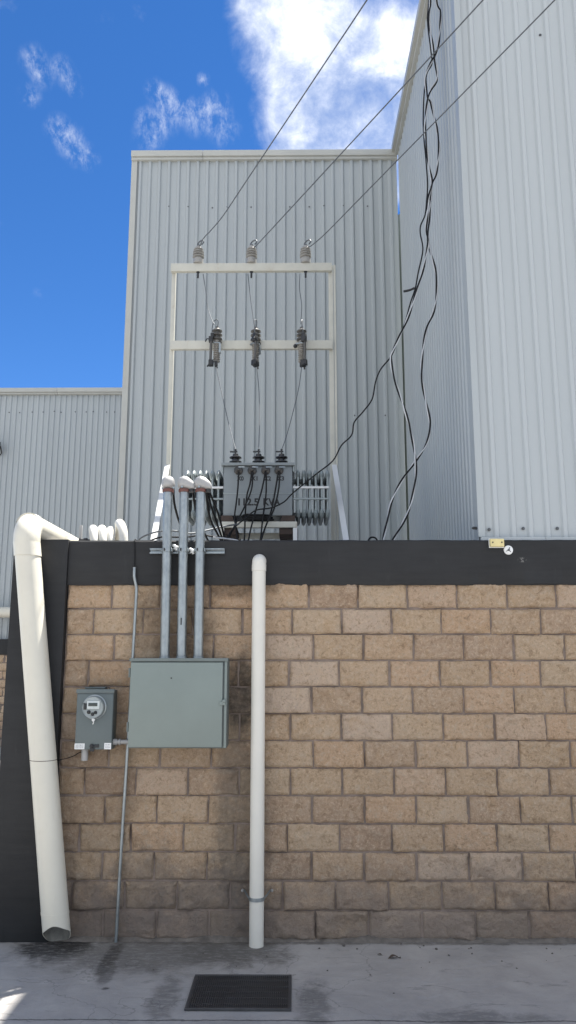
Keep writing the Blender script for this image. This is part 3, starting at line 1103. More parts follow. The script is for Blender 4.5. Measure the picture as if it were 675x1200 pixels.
text('112.5', .205, .076, 'rating_number', M_LETTER, (-.095, -.0020, .630), tank)
text('KVA', .170, .076, 'rating_unit', M_LETTER, (.140, -.0020, .630), tank)
for s, x in (('X0', -.180), ('X1', -.040), ('X2', .095), ('X3', .228)):
    text(s, .070, .046, 'terminal_marking', M_LETTER, (x, -.0020, .872), tank)

for x in (-.197, -.060, .078, .212):
    bm = NB()
    lathe(bm, [(.046, 0), (.046, .012), (.038, .016), (.042, .030), (.030, .036), (.036, .050), (.022, .056), (.022, .085), (.010, .09)], (x, 0, .954), 'Y-', 20)
    lv = obj('low_voltage_bushing', bm, M_PORC, tf)
    bm = NB()
    box(bm, x + .004, x + .066, -.095, -.088, .962, .974, .002, 1)
    obj('terminal_spade', bm, M_GALV, lv)
for x in (-.254, -.010, .233):
    bm = NB()
    lathe(bm, [(.054, 0), (.054, .012), (.036, .018), (.036, .062), (.044, .072), (.066, .084), (.066, .094), (.036, .104), (.036, .118), (.064, .132), (.064, .142),
               (.034, .152), (.028, .176), (.012, .182)], (x, .30, 1.030), n=24)
    hv = obj('high_voltage_bushing', bm, M_PORC, tf)
    bm = NB()
    box(bm, x - .060, x + .020, .290, .310, 1.226, 1.240, .003)
    lathe(bm, [(.007, 1.20), (.007, 1.245), (.012, 1.246), (.012, 1.260)], (x, .30, 0), n=8)
    obj('terminal_clamp', bm, M_DKSTEEL, hv)

def radiator(sign, nfin, x0, step):
    bm = NB()
    for z in (.545, .905):
        tube(bm, [(sign * .345, .30, z), (sign * (x0 + step * (nfin - 1) + .02), .30, z)], .030, 14, 1)
    xa, xb = sorted((sign * .349, sign * .362))
    box(bm, xa, xb, .262, .338, .545, .905, .002, 1)
    rad_ = obj('radiator', bm, M_FIN, tf)
    prev = None
    for i in range(nfin):
        x = sign * (x0 + step * i)
        if prev is None:
            bm = NB()
            box(bm, -.0100, .0100, .045, .555, .500, .950, .004, 1)
            for zc in (.925, .525):
                y0, y1 = .020, .580
                st_ = [(y0, .10), (y0 + .030, .70), (y0 + .050, 1.0), (y1 - .05, 1.0), (y1, .25)]
                rr = [[bm.verts.new((dx * q * .025, y, zc + dz * q * .052)) for dx, dz in [(math.sin(2 * PI * t_ / 10), math.cos(2 * PI * t_ / 10)) for t_ in range(10)]] for y, q in st_]
                for u in range(len(rr) - 1):
                    for k in range(10):
                        bm.faces.new((rr[u][k], rr[u][(k + 1) % 10], rr[u + 1][(k + 1) % 10], rr[u + 1][k]))
                bm.faces.new(rr[0]); bm.faces.new(list(reversed(rr[-1])))
            prev = obj('radiator_fin', bm, M_FIN, rad_)
            prev.location = (x, 0, 0)
        else:
            repeat(prev, (x, 0, 0), rad_)
    for z, mt_, rr in ((.786, M_BRACE, .011), (.668, M_FIN, .009)):
        bm = NB()
        xa, xb = sorted((sign * .352, sign * (x0 + step * (nfin - 1) + .012)))
        box(bm, xa, xb, .026, .042, z - rr, z + rr, .002, 1)
        obj('tie_bar', bm, mt_, rad_)
radiator(-1, 6, .405, .0635)
radiator(1, 6, .405, .0600)

bm = NB()
box(bm, -.372, .395, -.030, .035, .365, .425, .004)
obj('base_beam', bm, M_FRAME, tf)
for a, b in ((-.365, -.235), (.225, .375)):
    bm = NB()
    s = .02
    prism(bm, [(a, .427), (b, .427), (b - (s if a < 0 else 0), .488), (a + (s if a > 0 else 0), .488)], -.02, .58)
    obj('skid_block', bm, M_RUST, tf)
    bm = NB()
    box(bm, a - .01, b + .03, .0, .56, .300, .363, .006)
    obj('sleeper', bm, M_RUST, tf)
for x in (-.355, .375):
    for y in (0.0, .50):
        bm = NB()
        box(bm, x - .022, x + .022, y - .025, y + .025, .002, .363 if y > .1 else .364, .003)
        obj('leg', bm, M_BRACE if x > 0 else M_FRAME, tf)
bm = NB()
box(bm, -.33, .33, .30, .34, .30, .363, .004)
obj('cross_member', bm, M_FRAME, tf)

# coil of slack cable heaped under the tank front
bm = NB()
rn = random.Random(4)
for k in range(9):
    pts = []
    ph = rn.uniform(0, 6)
    for i in range(10):
        a = 2 * PI * i / 9 + ph
        pts.append((-.36 + math.cos(a) * (.13 + rn.uniform(-.03, .03)), 1.41 + .055 * math.sin(a) - .02, 3.396 + .012 + .008 * (k % 4) + .022 * max(0, math.cos(a * .5 + k)) + rn.uniform(0, .010)))
    tube(bm, pts, .010, 8, 5)
o = obj('cable_coil', bm, M_INS, smooth=60)
tag(o, 'heap of slack black cable lying under the front of the transformer tank', 'cable')

# low-voltage cables hanging from the front bushings
LV = (
    ('black cable hanging alone from the X0 terminal', [(-0.552,1.31,3.889), (-0.561,1.31,3.697), (-0.576,1.31,3.549), (-0.587,1.3,3.427), (-0.563,1.24,3.28), (-0.536,1.12,3.095)]),
    ('straighter of the two black cables hanging from the X1 terminal', [(-0.422,1.31,3.889), (-0.438,1.31,3.766), (-0.467,1.31,3.653), (-0.481,1.3,3.478), (-0.48,1.22,3.294), (-0.479,1.12,3.095)]),
    ('black cable slanting far left from the X1 terminal', [(-0.409,1.31,3.889), (-0.424,1.3,3.703), (-0.493,1.28,3.517), (-0.579,1.22,3.328), (-0.659,1.12,3.112)]),
    ('black cable slanting left from the X2 terminal', [(-0.285,1.31,3.888), (-0.322,1.3,3.694), (-0.375,1.28,3.5), (-0.412,1.22,3.336), (-0.454,1.12,3.095)]),
    ('black cable hanging straight down from the X2 terminal', [(-0.277,1.31,3.888), (-0.277,1.3,3.668), (-0.299,1.28,3.474), (-0.316,1.22,3.293), (-0.327,1.12,3.095)]),
    ('left one of the two black cables from the X3 terminal', [(-0.157,1.31,3.888), (-0.186,1.3,3.694), (-0.223,1.28,3.491), (-0.287,1.22,3.293), (-0.356,1.12,3.095)]),
    ('right one of the two black cables from the X3 terminal', [(-0.14,1.31,3.888), (-0.154,1.29,3.692), (-0.202,1.27,3.489), (-0.27,1.21,3.334), (-0.339,1.1,3.084)]),
)
for lab, pts in LV:
    bm = NB()
    tube(bm, pts, .0082, 10, 6)
    o = obj('power_cable', bm, M_INS, smooth=60)
    tag(o, lab, 'cable', 'black low-voltage cables on the transformer front')

# cables spilling from the weatherheads
SP = (
    ('black cable from the right conduit cap, hugging the conduit', [(-0.714,-0.08,3.424), (-0.722,0.1,3.325), (-0.713,0.3,3.216), (-0.672,0.5,3.129), (-0.632,0.65,3.045)]),
    ('black cable from the right conduit cap with the widest swing', [(-0.704,-0.08,3.431), (-0.685,0.15,3.372), (-0.658,0.4,3.287), (-0.637,0.6,3.176), (-0.613,0.7,3.052)]),
    ('black cable from the right conduit cap, between its two neighbours', [(-0.707,-0.08,3.431), (-0.703,0.12,3.344), (-0.682,0.35,3.247), (-0.655,0.55,3.153), (-0.627,0.68,3.049)]),
    ('black cable looping behind the left and middle conduits', [(-0.988,-0.04,3.44), (-1.0,0.1,3.34), (-0.992,0.25,3.245), (-0.975,0.4,3.159), (-0.949,0.5,3.054)]),
    ('black cable dropping behind the middle conduit to the parapet', [(-0.825,-0.06,3.429), (-0.829,0.1,3.326), (-0.815,0.3,3.216), (-0.779,0.45,3.122), (-0.749,0.6,3.053)]),
)
for lab, pts in SP:
    bm = NB()
    tube(bm, pts, .0095, 10, 6)
    o = obj('power_cable', bm, M_INS, smooth=60)
    tag(o, lab, 'cable', 'black cables spilling from the conduit caps')
LO = (
    ('grey loose cable arching up from the parapet behind the left conduit', M_WIRE, [(-1.368,0.35,3.025), (-1.311,0.35,3.077), (-1.235,0.33,3.107), (-1.147,0.33,3.129), (-1.04,0.35,3.136), (-0.907,0.4,3.121), (-0.786,0.5,3.16), (-0.639,0.7,3.232), (-0.514,0.9,3.289)]),
    ('dark loose cable lying along the parapet behind the conduits', M_INS, [(-1.289,0.4,3.032), (-1.217,0.4,3.069), (-1.128,0.4,3.092), (-1.028,0.42,3.091), (-0.913,0.45,3.099), (-0.815,0.5,3.122), (-0.7,0.55,3.114), (-0.567,0.6,3.107), (-0.448,0.65,3.052)]),
    ('pale thin cable end lying on the parapet below the transformer', M_ALU, [(-0.688,0.3,3.072), (-0.597,0.26,3.055), (-0.492,0.22,3.034), (-0.441,0.21,3.011)]),
    ('small dark cable hoop peeping over the parapet by the twisted cables', M_INS, [(0.621,0.3,3.015), (0.643,0.3,3.059), (0.672,0.3,3.07), (0.701,0.3,3.056), (0.715,0.3,3.015)]),
)
for lab, m_, pts in LO:
    bm = NB()
    tube(bm, pts, .0075, 8, 6)
    o = obj('loose_cable', bm, m_, smooth=60)
    tag(o, lab, 'cable')

# ---------------------------------------------------------------- steel frame
fr = thing('steel_frame', 'tall cream steel portal frame carrying insulators and fuses above the transformer', 'frame', (0, 2.3, 0))
FX0, FX1 = -1.425, .452
for x, w in ((FX0, .024), (FX1 - .012, .026)):
    bm = NB()
    box(bm, x - w, x + w, -.025, .025, 2.972, 6.648, .003)
    obj('post', bm, M_FRAME, fr)
bm = NB()
box(bm, FX1 + .022, FX1 + .046, -.030, .030, 2.972, 6.652, .002)
obj('post_angle', bm, M_FRAME, fr)
bm = NB()
box(bm, FX0 - .030, FX1 - .002, -.082, -.027, 6.552, 6.652, .004)
obj('crossbar', bm, M_FRAME, fr)
bm = NB()
box(bm, FX0 - .005, FX1 + .0, -.080, -.027, 5.575, 5.680, .004)
obj('crossbar', bm, M_FRAME, fr)
def brace(p0, p1, w, name, mat):
    bm = NB()
    a, b = Vector(p0), Vector(p1)
    d = (b - a).normalized()
    sx = Vector((1, 0, 0)); sx = (sx - d * sx.dot(d)).normalized()
    sy = d.cross(sx).normalized()
    vs = [[bm.verts.new(p + sx * i * w + sy * j * .006) for i, j in ((-1, -1), (1, -1), (1, 1), (-1, 1))] for p in (a, b)]
    for k in range(4):
        bm.faces.new((vs[0][k], vs[0][(k + 1) % 4], vs[1][(k + 1) % 4], vs[1][k]))
    bm.faces.new(vs[0]); bm.faces.new(list(reversed(vs[1])))
    return obj(name, bm, mat, fr, smooth=0)
brace((-1.432, -.03, 4.20), (-1.335, -1.40, 2.972), .028, 'brace', M_BRACE)
brace((.456, -.03, 4.20), (.508, -1.40, 2.972), .028, 'brace', M_BRACE)

# line insulators on the top bar
def insulator():
    t = thing('line_insulator', 'x', 'insulator', (-1.133, 2.245, 6.653), 'insulators on the top bar')
    bm = NB()
    pr = [(.052, 0), (.060, .006), (.060, .060), (.052, .070)]
    z = .072
    for r in (.068, .067, .064, .058):
        pr += [(.040, z), (.041, z + .008), (r, z + .014), (r, z + .020), (.042, z + .027)]
        z += .032
    pr += [(.036, z + .004), (.036, z + .022), (.022, z + .030)]
    lathe(bm, pr, n=26)
    obj('porcelain_body', bm, M_PORCL, t)
    bm = NB()
    lathe(bm, [(.020, .215), (.020, .245), (.012, .25)], n=12)
    tube(bm, [(-.012, 0, .225), (-.010, 0, .262), (.018, -.008, .292), (.050, -.02, .296), (.062, -.03, .268), (.040, -.03, .235)], .0085, 8, 6)
    obj('wire_tie', bm, M_WIRE, t)
    bm = NB()
    lathe(bm, [(.012, -.175), (.012, -.11), (.020, -.108), (.020, -.101)], n=10)
    obj('bolt', bm, M_DKSTEEL, t)
    return t
i1 = insulator()
i1['label'] = 'leftmost ribbed grey insulator standing on the frame top bar'
dup(i1, (-.500, 2.245, 6.653), 0, 'middle ribbed grey insulator standing on the frame top bar')
dup(i1, (.142, 2.245, 6.653), 0, 'rightmost ribbed grey insulator standing on the frame top bar')

# fuse cutouts on the lower bar
def cutout():
    t = thing('fuse_cutout', 'x', 'fuse', (-.905, 2.17, 5.62), 'fuse cutouts on the lower bar')
    bm = NB()
    pr = [(.028, .030)]
    z = .034
    for r in (.060, .060, .058):
        pr += [(.036, z), (r, z + .012), (r, z + .022), (.036, z + .040)]
        z += .050
    pr += [(.022, z + .002), (.018, z + .020), (.006, z + .024)]
    lathe(bm, pr, (.020, 0, 0), n=22)
    obj('upper_insulator', bm, M_PORCD, t)
    bm = NB()
    pr = [(.020, -.235)]
    z = -.23
    for k in range(9):
        pr += [(.024, z), (.041, z + .008), (.041, z + .012), (.024, z + .024)]
        z += .0262
    pr += [(.034, z + .004), (.034, z + .034)]
    lathe(bm, pr, (.018, 0, 0), n=22)
    obj('lower_insulator', bm, M_PORCG, t)
    bm = NB()
    tube(bm, [(-.046, -.055, -.22), (-.040, -.062, .03)], .0155, 12, 1)
    obj('fuse_tube', bm, M_PORCD, t)
    bm = NB()
    box(bm, -.070, -.020, -.080, -.02, -.005, .060, .008)
    box(bm, -.050, -.012, -.066, -.02, .055, .105, .006)
    tube(bm, [(-.055, -.07, .02), (-.085, -.085, .022), (-.105, -.08, -.012)], .007, 8, 4)
    tube(bm, [(.030, -.02, .012), (.062, -.03, .018), (.075, -.02, -.006)], .006, 8, 4)
    obj('top_contact', bm, M_DKSTEEL, t)
    bm = NB()
    box(bm, -.066, -.012, -.085, -.01, -.290, -.225, .008)
    box(bm, -.002, .032, -.050, .02, -.285, -.230, .007)
    tube(bm, [(-.06, -.06, -.275), (-.078, -.065, -.305)], .010, 8, 1)
    tube(bm, [(.02, -.03, -.275), (.03, -.03, -.312)], .010, 8, 1)
    obj('hinge_contact', bm, M_BLACK, t)
    bm = NB()
    box(bm, -.022, .058, -.036, .056, -.012, .004, .003)
    box(bm, .045, .068, -.040, .010, -.125, -.012, .003)
    obj('mounting_bracket', bm, M_GALV, t)
    bm = NB()
    tube(bm, [(.022, 0, .200), (.030, -.005, .262), (.012, -.01, .290), (-.020, -.015, .262), (-.034, -.03, .185), (-.036, -.04, .09)], .0055, 8, 6)
    obj('wire_loop', bm, M_WIRE, t)
    return t
c1 = cutout()
c1['label'] = 'leftmost fuse cutout on the lower bar, its tube swung clear to the left'
dup(c1, (-.452, 2.17, 5.62), R(48), 'middle fuse cutout on the lower bar, seen with its tube in front')
dup(c1, (.085, 2.17, 5.62), R(70), 'rightmost fuse cutout on the lower bar, beside a dark bolt on the bar')
bk2 = NB()
lathe(bk2, [(.022, 0), (.022, .02), (.012, .024), (.012, .05)], (.018, 2.218, 5.60), 'Y-', 8)
o = obj('bar_bolt', bk2, M_DKSTEEL)
tag(o, 'dark bolt head on the lower bar left of the rightmost fuse cutout', 'bolt')

# jumpers between insulators, cutouts and bushings
JU = (
    ('upper jumper wire to the leftmost fuse cutout', [(-1.071,2.23,6.519), (-1.035,2.22,6.308), (-1.009,2.2,6.104), (-0.96,2.15,5.932), (-0.916,2.12,5.834)]),
    ('upper jumper wire to the middle fuse cutout', [(-0.54,2.23,6.517), (-0.511,2.2,6.242), (-0.476,2.15,5.972), (-0.453,2.12,5.811)]),
    ('upper jumper wire to the rightmost fuse cutout', [(0.075,2.23,6.515), (0.069,2.2,6.315), (0.093,2.15,6.076), (0.082,2.12,5.83)]),
    ('lower jumper wire from the leftmost fuse cutout to the transformer lid', [(-0.887,2.12,5.315), (-0.828,2.05,5.065), (-0.732,1.9,4.657), (-0.663,1.78,4.389), (-0.618,1.7,4.225)]),
    ('lower jumper wire from the middle fuse cutout to the transformer lid', [(-0.42,2.12,5.314), (-0.39,2.05,4.983), (-0.376,1.9,4.588), (-0.374,1.78,4.36), (-0.374,1.7,4.225)]),
    ('lower jumper wire from the rightmost fuse cutout to the transformer lid', [(0.09,2.12,5.312), (0.055,2.05,5.032), (-0.021,1.9,4.655), (-0.085,1.78,4.378), (-0.13,1.7,4.224)]),
)
for lab, pts in JU:
    bm = NB()
    tube(bm, pts, .0046, 8, 6)
    o = obj('jumper_wire', bm, M_WIRE, smooth=60)
    tag(o, lab, 'wire', 'thin jumper wires on the frame')

# overhead lines coming in over the camera's right shoulder
OH = (
    ('overhead wire running up to the leftmost insulator', [(-1.124,2.24,6.855), (-1.069,2.15,6.924), (-0.947,1.95,6.926), (-0.782,1.65,6.923)], (0.578,-1.0,7.126)),
    ('overhead wire running up to the middle insulator', [(-0.488,2.24,6.852), (-0.433,2.15,6.844), (-0.282,1.85,6.831)], (1.485,-1.0,7.119)),
    ('overhead wire running up to the rightmost insulator', [(0.162,2.24,6.86), (0.221,2.15,6.841), (0.37,1.85,6.817)], (2.044,-1.0,7.114)),
)
for lab, pts, far in OH:
    a, b = Vector(pts[-1]), Vector(far)
    run = [a.lerp(b, k / 6) for k in range(1, 7)]
    d = (b - a)
    run += [b + d * k * 0.8 + Vector((0, 0, .02 * k * k)) for k in range(1, 7)]
    bm = NB()
    tube(bm, pts + [tuple(p) for p in run], .0060, 8, 4)
    o = obj('overhead_wire', bm, M_WIRE, smooth=60)
    tag(o, lab, 'wire', 'overhead wires to the frame')

# twisted service cables by the right building
def twisted(pts, r, pitch, lab):
    P = smooth_path(pts, 10)
    # resample evenly
    L = [0]
    for i in range(1, len(P)):
        L.append(L[-1] + (P[i] - P[i - 1]).length)
    N = int(L[-1] / .03)
    Q = []
    j = 0
    for k in range(N + 1):
        s = L[-1] * k / N
        while j < len(L) - 2 and L[j + 1] < s:
            j += 1
        t = (s - L[j]) / max(1e-6, L[j + 1] - L[j])
        Q.append(P[j].lerp(P[j + 1], t))
    T, Nn = frames(Q)
    root = thing('service_cable', lab, 'cable', (0, 0, 0), 'twisted service cables by the right building')
    for ph, m_, nm in ((0, M_INS, 'insulated_core'), (PI, M_ALU, 'bare_core')):
        bm = NB()
        pp_ = []
        for k in range(N + 1):
            a = 2 * PI * (L[-1] * k / N) / pitch + ph
            B = T[k].cross(Nn[k])
            pp_.append(Q[k] + (Nn[k] * math.cos(a) + B * math.sin(a)) * r * .85)
        tube(bm, pp_, r * 1.05 if ph == 0 else r * .8, 8, 1)
        obj(nm, bm, m_, root, smooth=60)
    return root
twisted([(1.395,0.55,9.244), (1.391,0.55,8.63), (1.378,0.55,8.5), (1.374,0.55,8.36), (1.393,0.55,8.162), (1.411,0.55,7.965), (1.433,0.55,7.732), (1.365,0.55,7.597), (1.337,0.55,7.521), (1.315,0.55,7.378), (1.292,0.55,7.17), (1.301,0.55,6.964), (1.319,0.55,6.733), (1.338,0.55,6.568), (1.299,0.55,6.404), (1.286,0.55,6.251), (1.264,0.55,6.072), (1.284,0.55,5.956), (1.24,0.55,5.736), (1.155,0.55,5.441), (1.067,0.55,5.184), (0.982,0.55,4.99), (0.915,0.55,4.847), (0.898,0.55,4.78), (0.917,0.55,4.614), (0.982,0.55,4.392), (1.052,0.55,4.124), (1.091,0.55,3.884), (1.092,0.55,3.647), (1.039,0.55,3.397), (0.951,0.5,3.211), (0.846,0.42,3.04)],
        .0075, .50, 'twisted black and bare cable that swings left in mid-air before dropping to the parapet')
twisted([(1.467,0.6,9.297), (1.463,0.6,8.679), (1.502,0.6,8.547), (1.502,0.6,8.436), (1.479,0.6,8.236), (1.44,0.6,8.048), (1.394,0.6,7.96), (1.339,0.6,7.833), (1.322,0.6,7.726), (1.34,0.6,7.542), (1.37,0.6,7.494), (1.405,0.6,7.274), (1.418,0.6,7.188), (1.433,0.6,6.972), (1.393,0.6,6.711), (1.347,0.6,6.583), (1.333,0.6,6.418), (1.311,0.6,6.255), (1.294,0.6,5.985), (1.349,0.6,5.684), (1.357,0.6,5.465), (1.318,0.6,5.267), (1.248,0.6,5.096), (1.2,0.6,4.842), (1.185,0.6,4.632), (1.216,0.6,4.384), (1.248,0.6,4.155), (1.211,0.6,3.977), (1.105,0.6,3.817), (0.968,0.6,3.619), (0.868,0.58,3.419), (0.816,0.5,3.211), (0.765,0.42,3.033)],
        .0075, .50, 'twisted black and bare cable bulging right along the building side above the parapet')
bm = NB()
tube(bm, [(1.398,0.65,9.351), (1.395,0.65,8.728), (1.377,0.65,8.474), (1.4,0.65,8.122), (1.404,0.65,7.974), (1.348,0.65,7.856), (1.315,0.65,7.631), (1.297,0.65,7.342), (1.298,0.65,7.103), (1.308,0.65,6.914), (1.316,0.65,6.634), (1.301,0.65,6.45), (1.28,0.65,6.295), (1.235,0.65,6.186), (1.228,0.65,6.095), (1.247,0.65,5.925), (1.194,0.65,5.685), (1.162,0.65,5.526), (1.113,0.66,5.383), (1.052,0.67,5.171), (0.978,0.7,4.995), (0.921,0.72,4.866), (0.826,0.76,4.754), (0.779,0.8,4.641), (0.748,0.85,4.488), (0.661,0.9,4.376), (0.582,0.95,4.29), (0.559,1.0,4.177), (0.462,1.05,4.088), (0.381,1.12,3.953), (0.215,1.2,3.835), (-0.012,1.26,3.659), (-0.096,1.26,3.573), (-0.222,1.25,3.511), (-0.373,1.25,3.486), (-0.472,1.22,3.404), (-0.6,1.18,3.279), (-0.674,1.1,3.125)], .0068, 8, 6)
o = obj('service_cable', bm, M_INS, smooth=60)
tag(o, 'single black cable drooping from the right building across to the transformer front', 'cable')
bm = NB()
tube(bm, [(1.048,0.64,5.491), (1.106,0.64,5.504), (1.153,0.63,5.521)], .012, 8, 3)
o = obj('cable_stub', bm, M_BLACK, smooth=60)
tag(o, 'short stiff black cable stub poking left off the hanging cables', 'cable')

# ----------------------------------------------------------------- floor drain
gd = thing('floor_drain', 'dark rectangular drain grate set in the concrete before the wall', 'drain', (-.3375, -.905, 0))
bm = NB()
hw, hd = .318, .252
for a, b, c, d in ((-hw, hw, -hd, -hd + .016), (-hw, hw, hd - .016, hd), (-hw, -hw + .016, -hd + .0165, hd - .0165), (hw - .016, hw, -hd + .0165, hd - .0165)):
    box(bm, a, b, c, d, .002, .016, .002, 1)
obj('frame', bm, M_GRATE, gd)
bm = NB()
n = 46
for i in range(n):
    x = -hw + .021 + (2 * hw - .042) * i / (n - 1)
    box(bm, x - .0034, x + .0034, -hd + .0165, hd - .0165, .004, .0145)
for y in (-.17, -.085, 0, .085, .17):
    box(bm, -hw + .017, hw - .017, y - .004, y + .004, .003, .0112)
obj('grate', bm, M_GRATE, gd, smooth=0)
bm = NB()
box(bm, -hw + .01, hw - .01, -hd + .01, hd - .01, .0012, .0028)
obj('sump', bm, M_BLACK, gd, smooth=0)

# ------------------------------------------------------------ bits on the ground
rn = random.Random(3)
GRIT = [(rn.uniform(-1.6, 2.4), -.05 - abs(rn.gauss(0, .22)), rn.uniform(.003, .0075)) for k in range(26)]
for i, (x, y, s) in enumerate(((.36, -.10, .012), (.45, -.16, .007), (1.02, -.16, .010), (.50, -.62, .006), (.93, -.40, .005), (.78, -.06, .007), (.22, -.55, .006), (1.5, -.5, .005), (-.95, -.55, .006), (.62, -.9, .005), *GRIT)):
    bm = NB()
    bmesh.ops.create_icosphere(bm, subdivisions=2, radius=s)
    for v in bm.verts:
        v.co *= 1 + .5 * noise.noise(v.co * 130 + Vector((i * 3, 0, 0)))
        v.co.z *= .6
    bmesh.ops.translate(bm, verts=bm.verts, vec=(0, 0, s * .5))
    o = obj('pebble', bm, M_STONE, smooth=0)
    o.location = (x, y, 0)
    tag(o, 'tiny dark pebble lying on the concrete in front of the wall', 'pebble', 'pebbles on the concrete')
def leaf(x, y, rot, s, lab):
    bm = NB()
    nn = 9
    up = []; dn = []
    for i in range(nn):
        t = i / (nn - 1)
        w = math.sin(PI * t) ** .8 * .28
        z = .18 * math.sin(PI * t) + .05 * t
        up.append((t - .5, w, z + .12 * w)); dn.append((t - .5, -w, z + .25 * w))
    mid = [(t[0], 0, t[2] - .06) for t in up]
    V = [[bm.verts.new(Vector(p) * s) for p in r] for r in (up, mid, dn)]
    for r in range(2):
        for i in range(nn - 1):
            try:
                bm.faces.new((V[r][i], V[r][i + 1], V[r + 1][i + 1], V[r + 1][i]))
            except ValueError:
                pass
    tube(bm, [Vector((.5, 0, .0)) * s, Vector((.72, .06, .05)) * s], s * .02, 6, 1)
    o = obj('dry_leaf', bm, M_LEAF, smooth=60)
    o.location = (x, y, .002)
    o.rotation_euler = (0, 0, rot)
    tag(o, lab, 'leaf')
leaf(.69, -.33, R(12), .075, 'curled dark dry leaf on the concrete right of the slim pipe')
leaf(.60, -.27, R(-30), .035, 'small broken leaf scrap beside the larger dry leaf')

# ------------------------------------------------------------------- sun + sky
SUN = Vector((.334, .267, 1.0)).normalized()
EL = math.asin(SUN.z)
AZ = math.atan2(SUN.x, SUN.y)
ld = bpy.data.lights.new('sun', 'SUN')
ld.energy = 4.0
ld.angle = R(0.5)
ld.color = (1.0, 0.955, 0.89)
lo = bpy.data.objects.new('sun', ld)
C.objects.link(lo)
lo.rotation_euler = SUN.to_track_quat('Z', 'Y').to_euler()
lo.location = SUN * 30

w = bpy.data.worlds.new('World')
S.world = w
w.use_nodes = True
nt = w.node_tree
for x in list(nt.nodes):
    nt.nodes.remove(x)
out = nt.nodes.new('ShaderNodeOutputWorld')
bg = nt.nodes.new('ShaderNodeBackground')
bg.inputs['Strength'].default_value = 0.13
sky = nt.nodes.new('ShaderNodeTexSky')
sky.sky_type = 'NISHITA'
sky.sun_disc = False
sky.sun_elevation = EL
sky.sun_rotation = AZ
sky.air_density = 0.85
sky.dust_density = 0.0
sky.ozone_density = 2.0
sky.altitude = 2500
nt.links.new(bg.outputs[0], out.inputs[0])
tc_ = nt.nodes.new('ShaderNodeTexCoord')
def wm(op, a, b=None, clamp=False):
    x = nt.nodes.new('ShaderNodeMath'); x.operation = op; x.use_clamp = clamp
    for i, v in enumerate((a, b)):
        if v is None: continue
        if isinstance(v, (int, float)): x.inputs[i].default_value = v
        else: nt.links.new(v, x.inputs[i])
    return x.outputs[0]
def wnoise(scale, detail, rough, dist, sc=(1, 1, 1), loc=(0, 0, 0)):
    mp = nt.nodes.new('ShaderNodeMapping')
    mp.inputs['Scale'].default_value = sc
    mp.inputs['Location'].default_value = loc
    nt.links.new(tc_.outputs['Generated'], mp.inputs['Vector'])
    x = nt.nodes.new('ShaderNodeTexNoise')
    x.inputs['Scale'].default_value = scale
    x.inputs['Detail'].default_value = detail
    x.inputs['Roughness'].default_value = rough
    x.inputs['Distortion'].default_value = dist
    nt.links.new(mp.outputs[0], x.inputs['Vector'])
    return x.outputs['Fac']
def wblob(c, r):
    x = nt.nodes.new('ShaderNodeVectorMath'); x.operation = 'DISTANCE'
    nt.links.new(tc_.outputs['Generated'], x.inputs[0])
    x.inputs[1].default_value = c
    m = nt.nodes.new('ShaderNodeMapRange'); m.interpolation_type = 'SMOOTHSTEP'
    nt.links.new(x.outputs['Value'], m.inputs[0])
    for i, v in enumerate((r, 0.0, 0.0, 1.0)): m.inputs[1 + i].default_value = v
    return m.outputs[0]
BIG = (((-0.0081,0.7321,0.6811), .105), ((0.044,0.7478,0.6625), .125), ((0.0644,0.774,0.6299), .11), ((0.0949,0.7937,0.6009), .10), ((-0.0037,0.7916,0.611), .075), ((0.1198,0.7488,0.6519), .06), ((0.2068,0.7646,0.6104), .2), ((0.2398,0.6651,0.7072), .2), ((0.0163,0.8182,0.5747), .09), ((-0.04,0.7099,0.7031), .06), ((0.1234,0.8254,0.551), .07))
WISP = (((-0.2643,0.7679,0.5835), .020), ((-0.2549,0.7767,0.576), .024), ((-0.2455,0.7864,0.5668), .022), ((-0.2345,0.7938,0.5611), .016), ((-0.2526,0.7327,0.6319), .016), ((-0.2472,0.7411,0.6242), .016), ((-0.2417,0.7496,0.6162), .012), ((-0.2792,0.7229,0.6321), .020), ((-0.2729,0.7337,0.6223), .018), ((-0.2888,0.7426,0.6044), .016),
        ((-0.1555,0.7634,0.6269), .016), ((-0.1438,0.7691,0.6228), .018), ((-0.1285,0.7783,0.6146), .022), ((-0.1097,0.7855,0.6091), .026), ((-0.0897,0.7807,0.6185), .024), ((-0.1503,0.7822,0.6046), .026), ((-0.1661,0.7907,0.5892), .024), ((-0.1693,0.7797,0.6028), .016), ((-0.1017,0.7619,0.6396), .010), ((-0.0809,0.7941,0.6023), .026))
acc = None
for c, r in BIG:
    b = wblob(c, r)
    acc = b if acc is None else wm('ADD', acc, b)
nA = wnoise(7.0, 14, 0.62, 0.25)
nB = wnoise(24.0, 12, 0.66, 0.5)
bigd = wm('ADD', wm('MINIMUM', acc, 1.35), wm('MULTIPLY', wm('SUBTRACT', nA, 0.5), 3.2))
bigd = wm('ADD', bigd, wm('MULTIPLY', wm('SUBTRACT', nB, 0.5), 0.9))
def wrange(v, a, b):
    m = nt.nodes.new('ShaderNodeMapRange'); m.interpolation_type = 'SMOOTHSTEP'
    nt.links.new(v, m.inputs[0])
    for i, q in enumerate((a, b, 0.0, 1.0)): m.inputs[1 + i].default_value = q
    return m.outputs[0]
bigm = wm('MULTIPLY', wrange(bigd, 0.30, 2.15), 0.92)
acc2 = None
for c, r in WISP:
    b = wblob(c, r)
    acc2 = b if acc2 is None else wm('ADD', acc2, b)
nC = wnoise(40.0, 12, 0.72, 0.15, (1.7, 1, 1.0), (3.3, 1.7, 5.1))
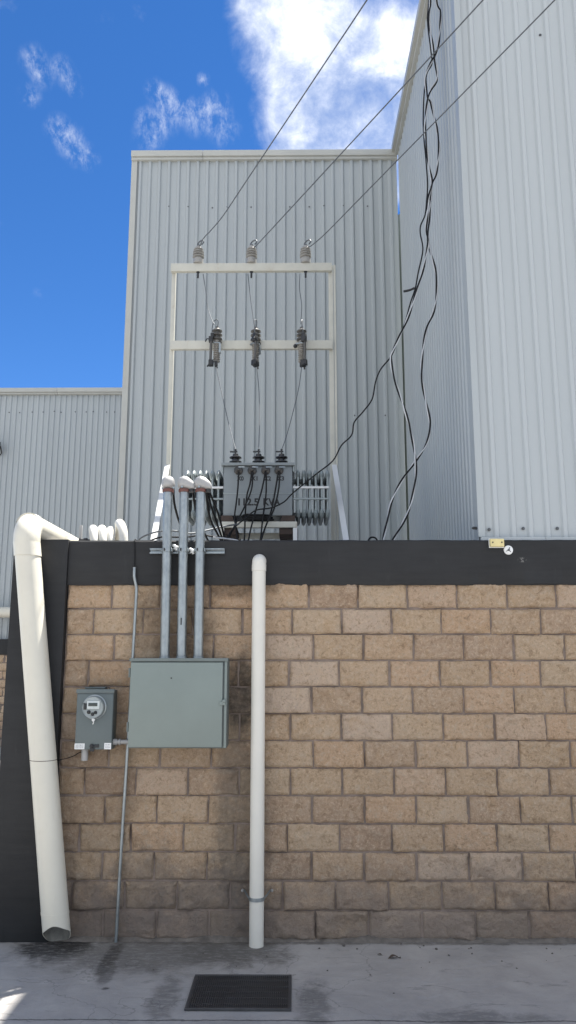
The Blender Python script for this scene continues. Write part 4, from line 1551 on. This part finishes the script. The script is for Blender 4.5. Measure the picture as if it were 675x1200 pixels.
wd = wm('MULTIPLY', wm('MINIMUM', acc2, 1.0), wrange(nC, 0.40, 0.74))
wd = wm('MULTIPLY', wd, 0.40)
# unseen white cloud added behind the camera to neutralise and lift the shade light
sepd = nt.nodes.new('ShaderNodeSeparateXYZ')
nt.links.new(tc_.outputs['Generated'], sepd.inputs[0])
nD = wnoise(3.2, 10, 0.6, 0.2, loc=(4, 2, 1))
rear_fill = wm('MULTIPLY', wrange(nD, 0.38, 0.56), wrange(sepd.outputs['Y'], 0.15, -0.25))
cl = wm('MAXIMUM', wm('MAXIMUM', bigm, wd), rear_fill)
hs = nt.nodes.new('ShaderNodeHueSaturation')
hs.inputs['Hue'].default_value = 0.505
hs.inputs['Saturation'].default_value = 1.27
hs.inputs['Value'].default_value = 0.46
nt.links.new(sky.outputs[0], hs.inputs['Color'])
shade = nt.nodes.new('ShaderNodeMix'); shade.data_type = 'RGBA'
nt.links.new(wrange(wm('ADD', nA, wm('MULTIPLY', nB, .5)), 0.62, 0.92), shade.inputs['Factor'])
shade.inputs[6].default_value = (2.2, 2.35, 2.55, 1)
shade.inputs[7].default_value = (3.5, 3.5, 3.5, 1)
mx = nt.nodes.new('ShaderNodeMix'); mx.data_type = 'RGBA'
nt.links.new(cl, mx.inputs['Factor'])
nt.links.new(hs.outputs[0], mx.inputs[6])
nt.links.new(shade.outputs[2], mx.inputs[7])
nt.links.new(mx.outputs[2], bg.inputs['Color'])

# ---------------------------------------------------------------------- camera
cam = bpy.data.cameras.new('camera')
cam.sensor_fit = 'VERTICAL'
cam.sensor_height = 36
cam.sensor_width = 36
cam.lens = 36 * 902 / 1200
cam.clip_end = 1000
co = bpy.data.objects.new('camera', cam)
C.objects.link(co)
co.location = (0, -6.19, 2.07)
co.rotation_euler = (R(90 + 10.6427), 0, R(0.45))
S.camera = co

S.view_settings.view_transform = 'Standard'
S.view_settings.look = 'None'
S.view_settings.exposure = 1.9
S.view_settings.gamma = 1
S.view_settings.use_curve_mapping = False
S.render.engine = 'CYCLES'
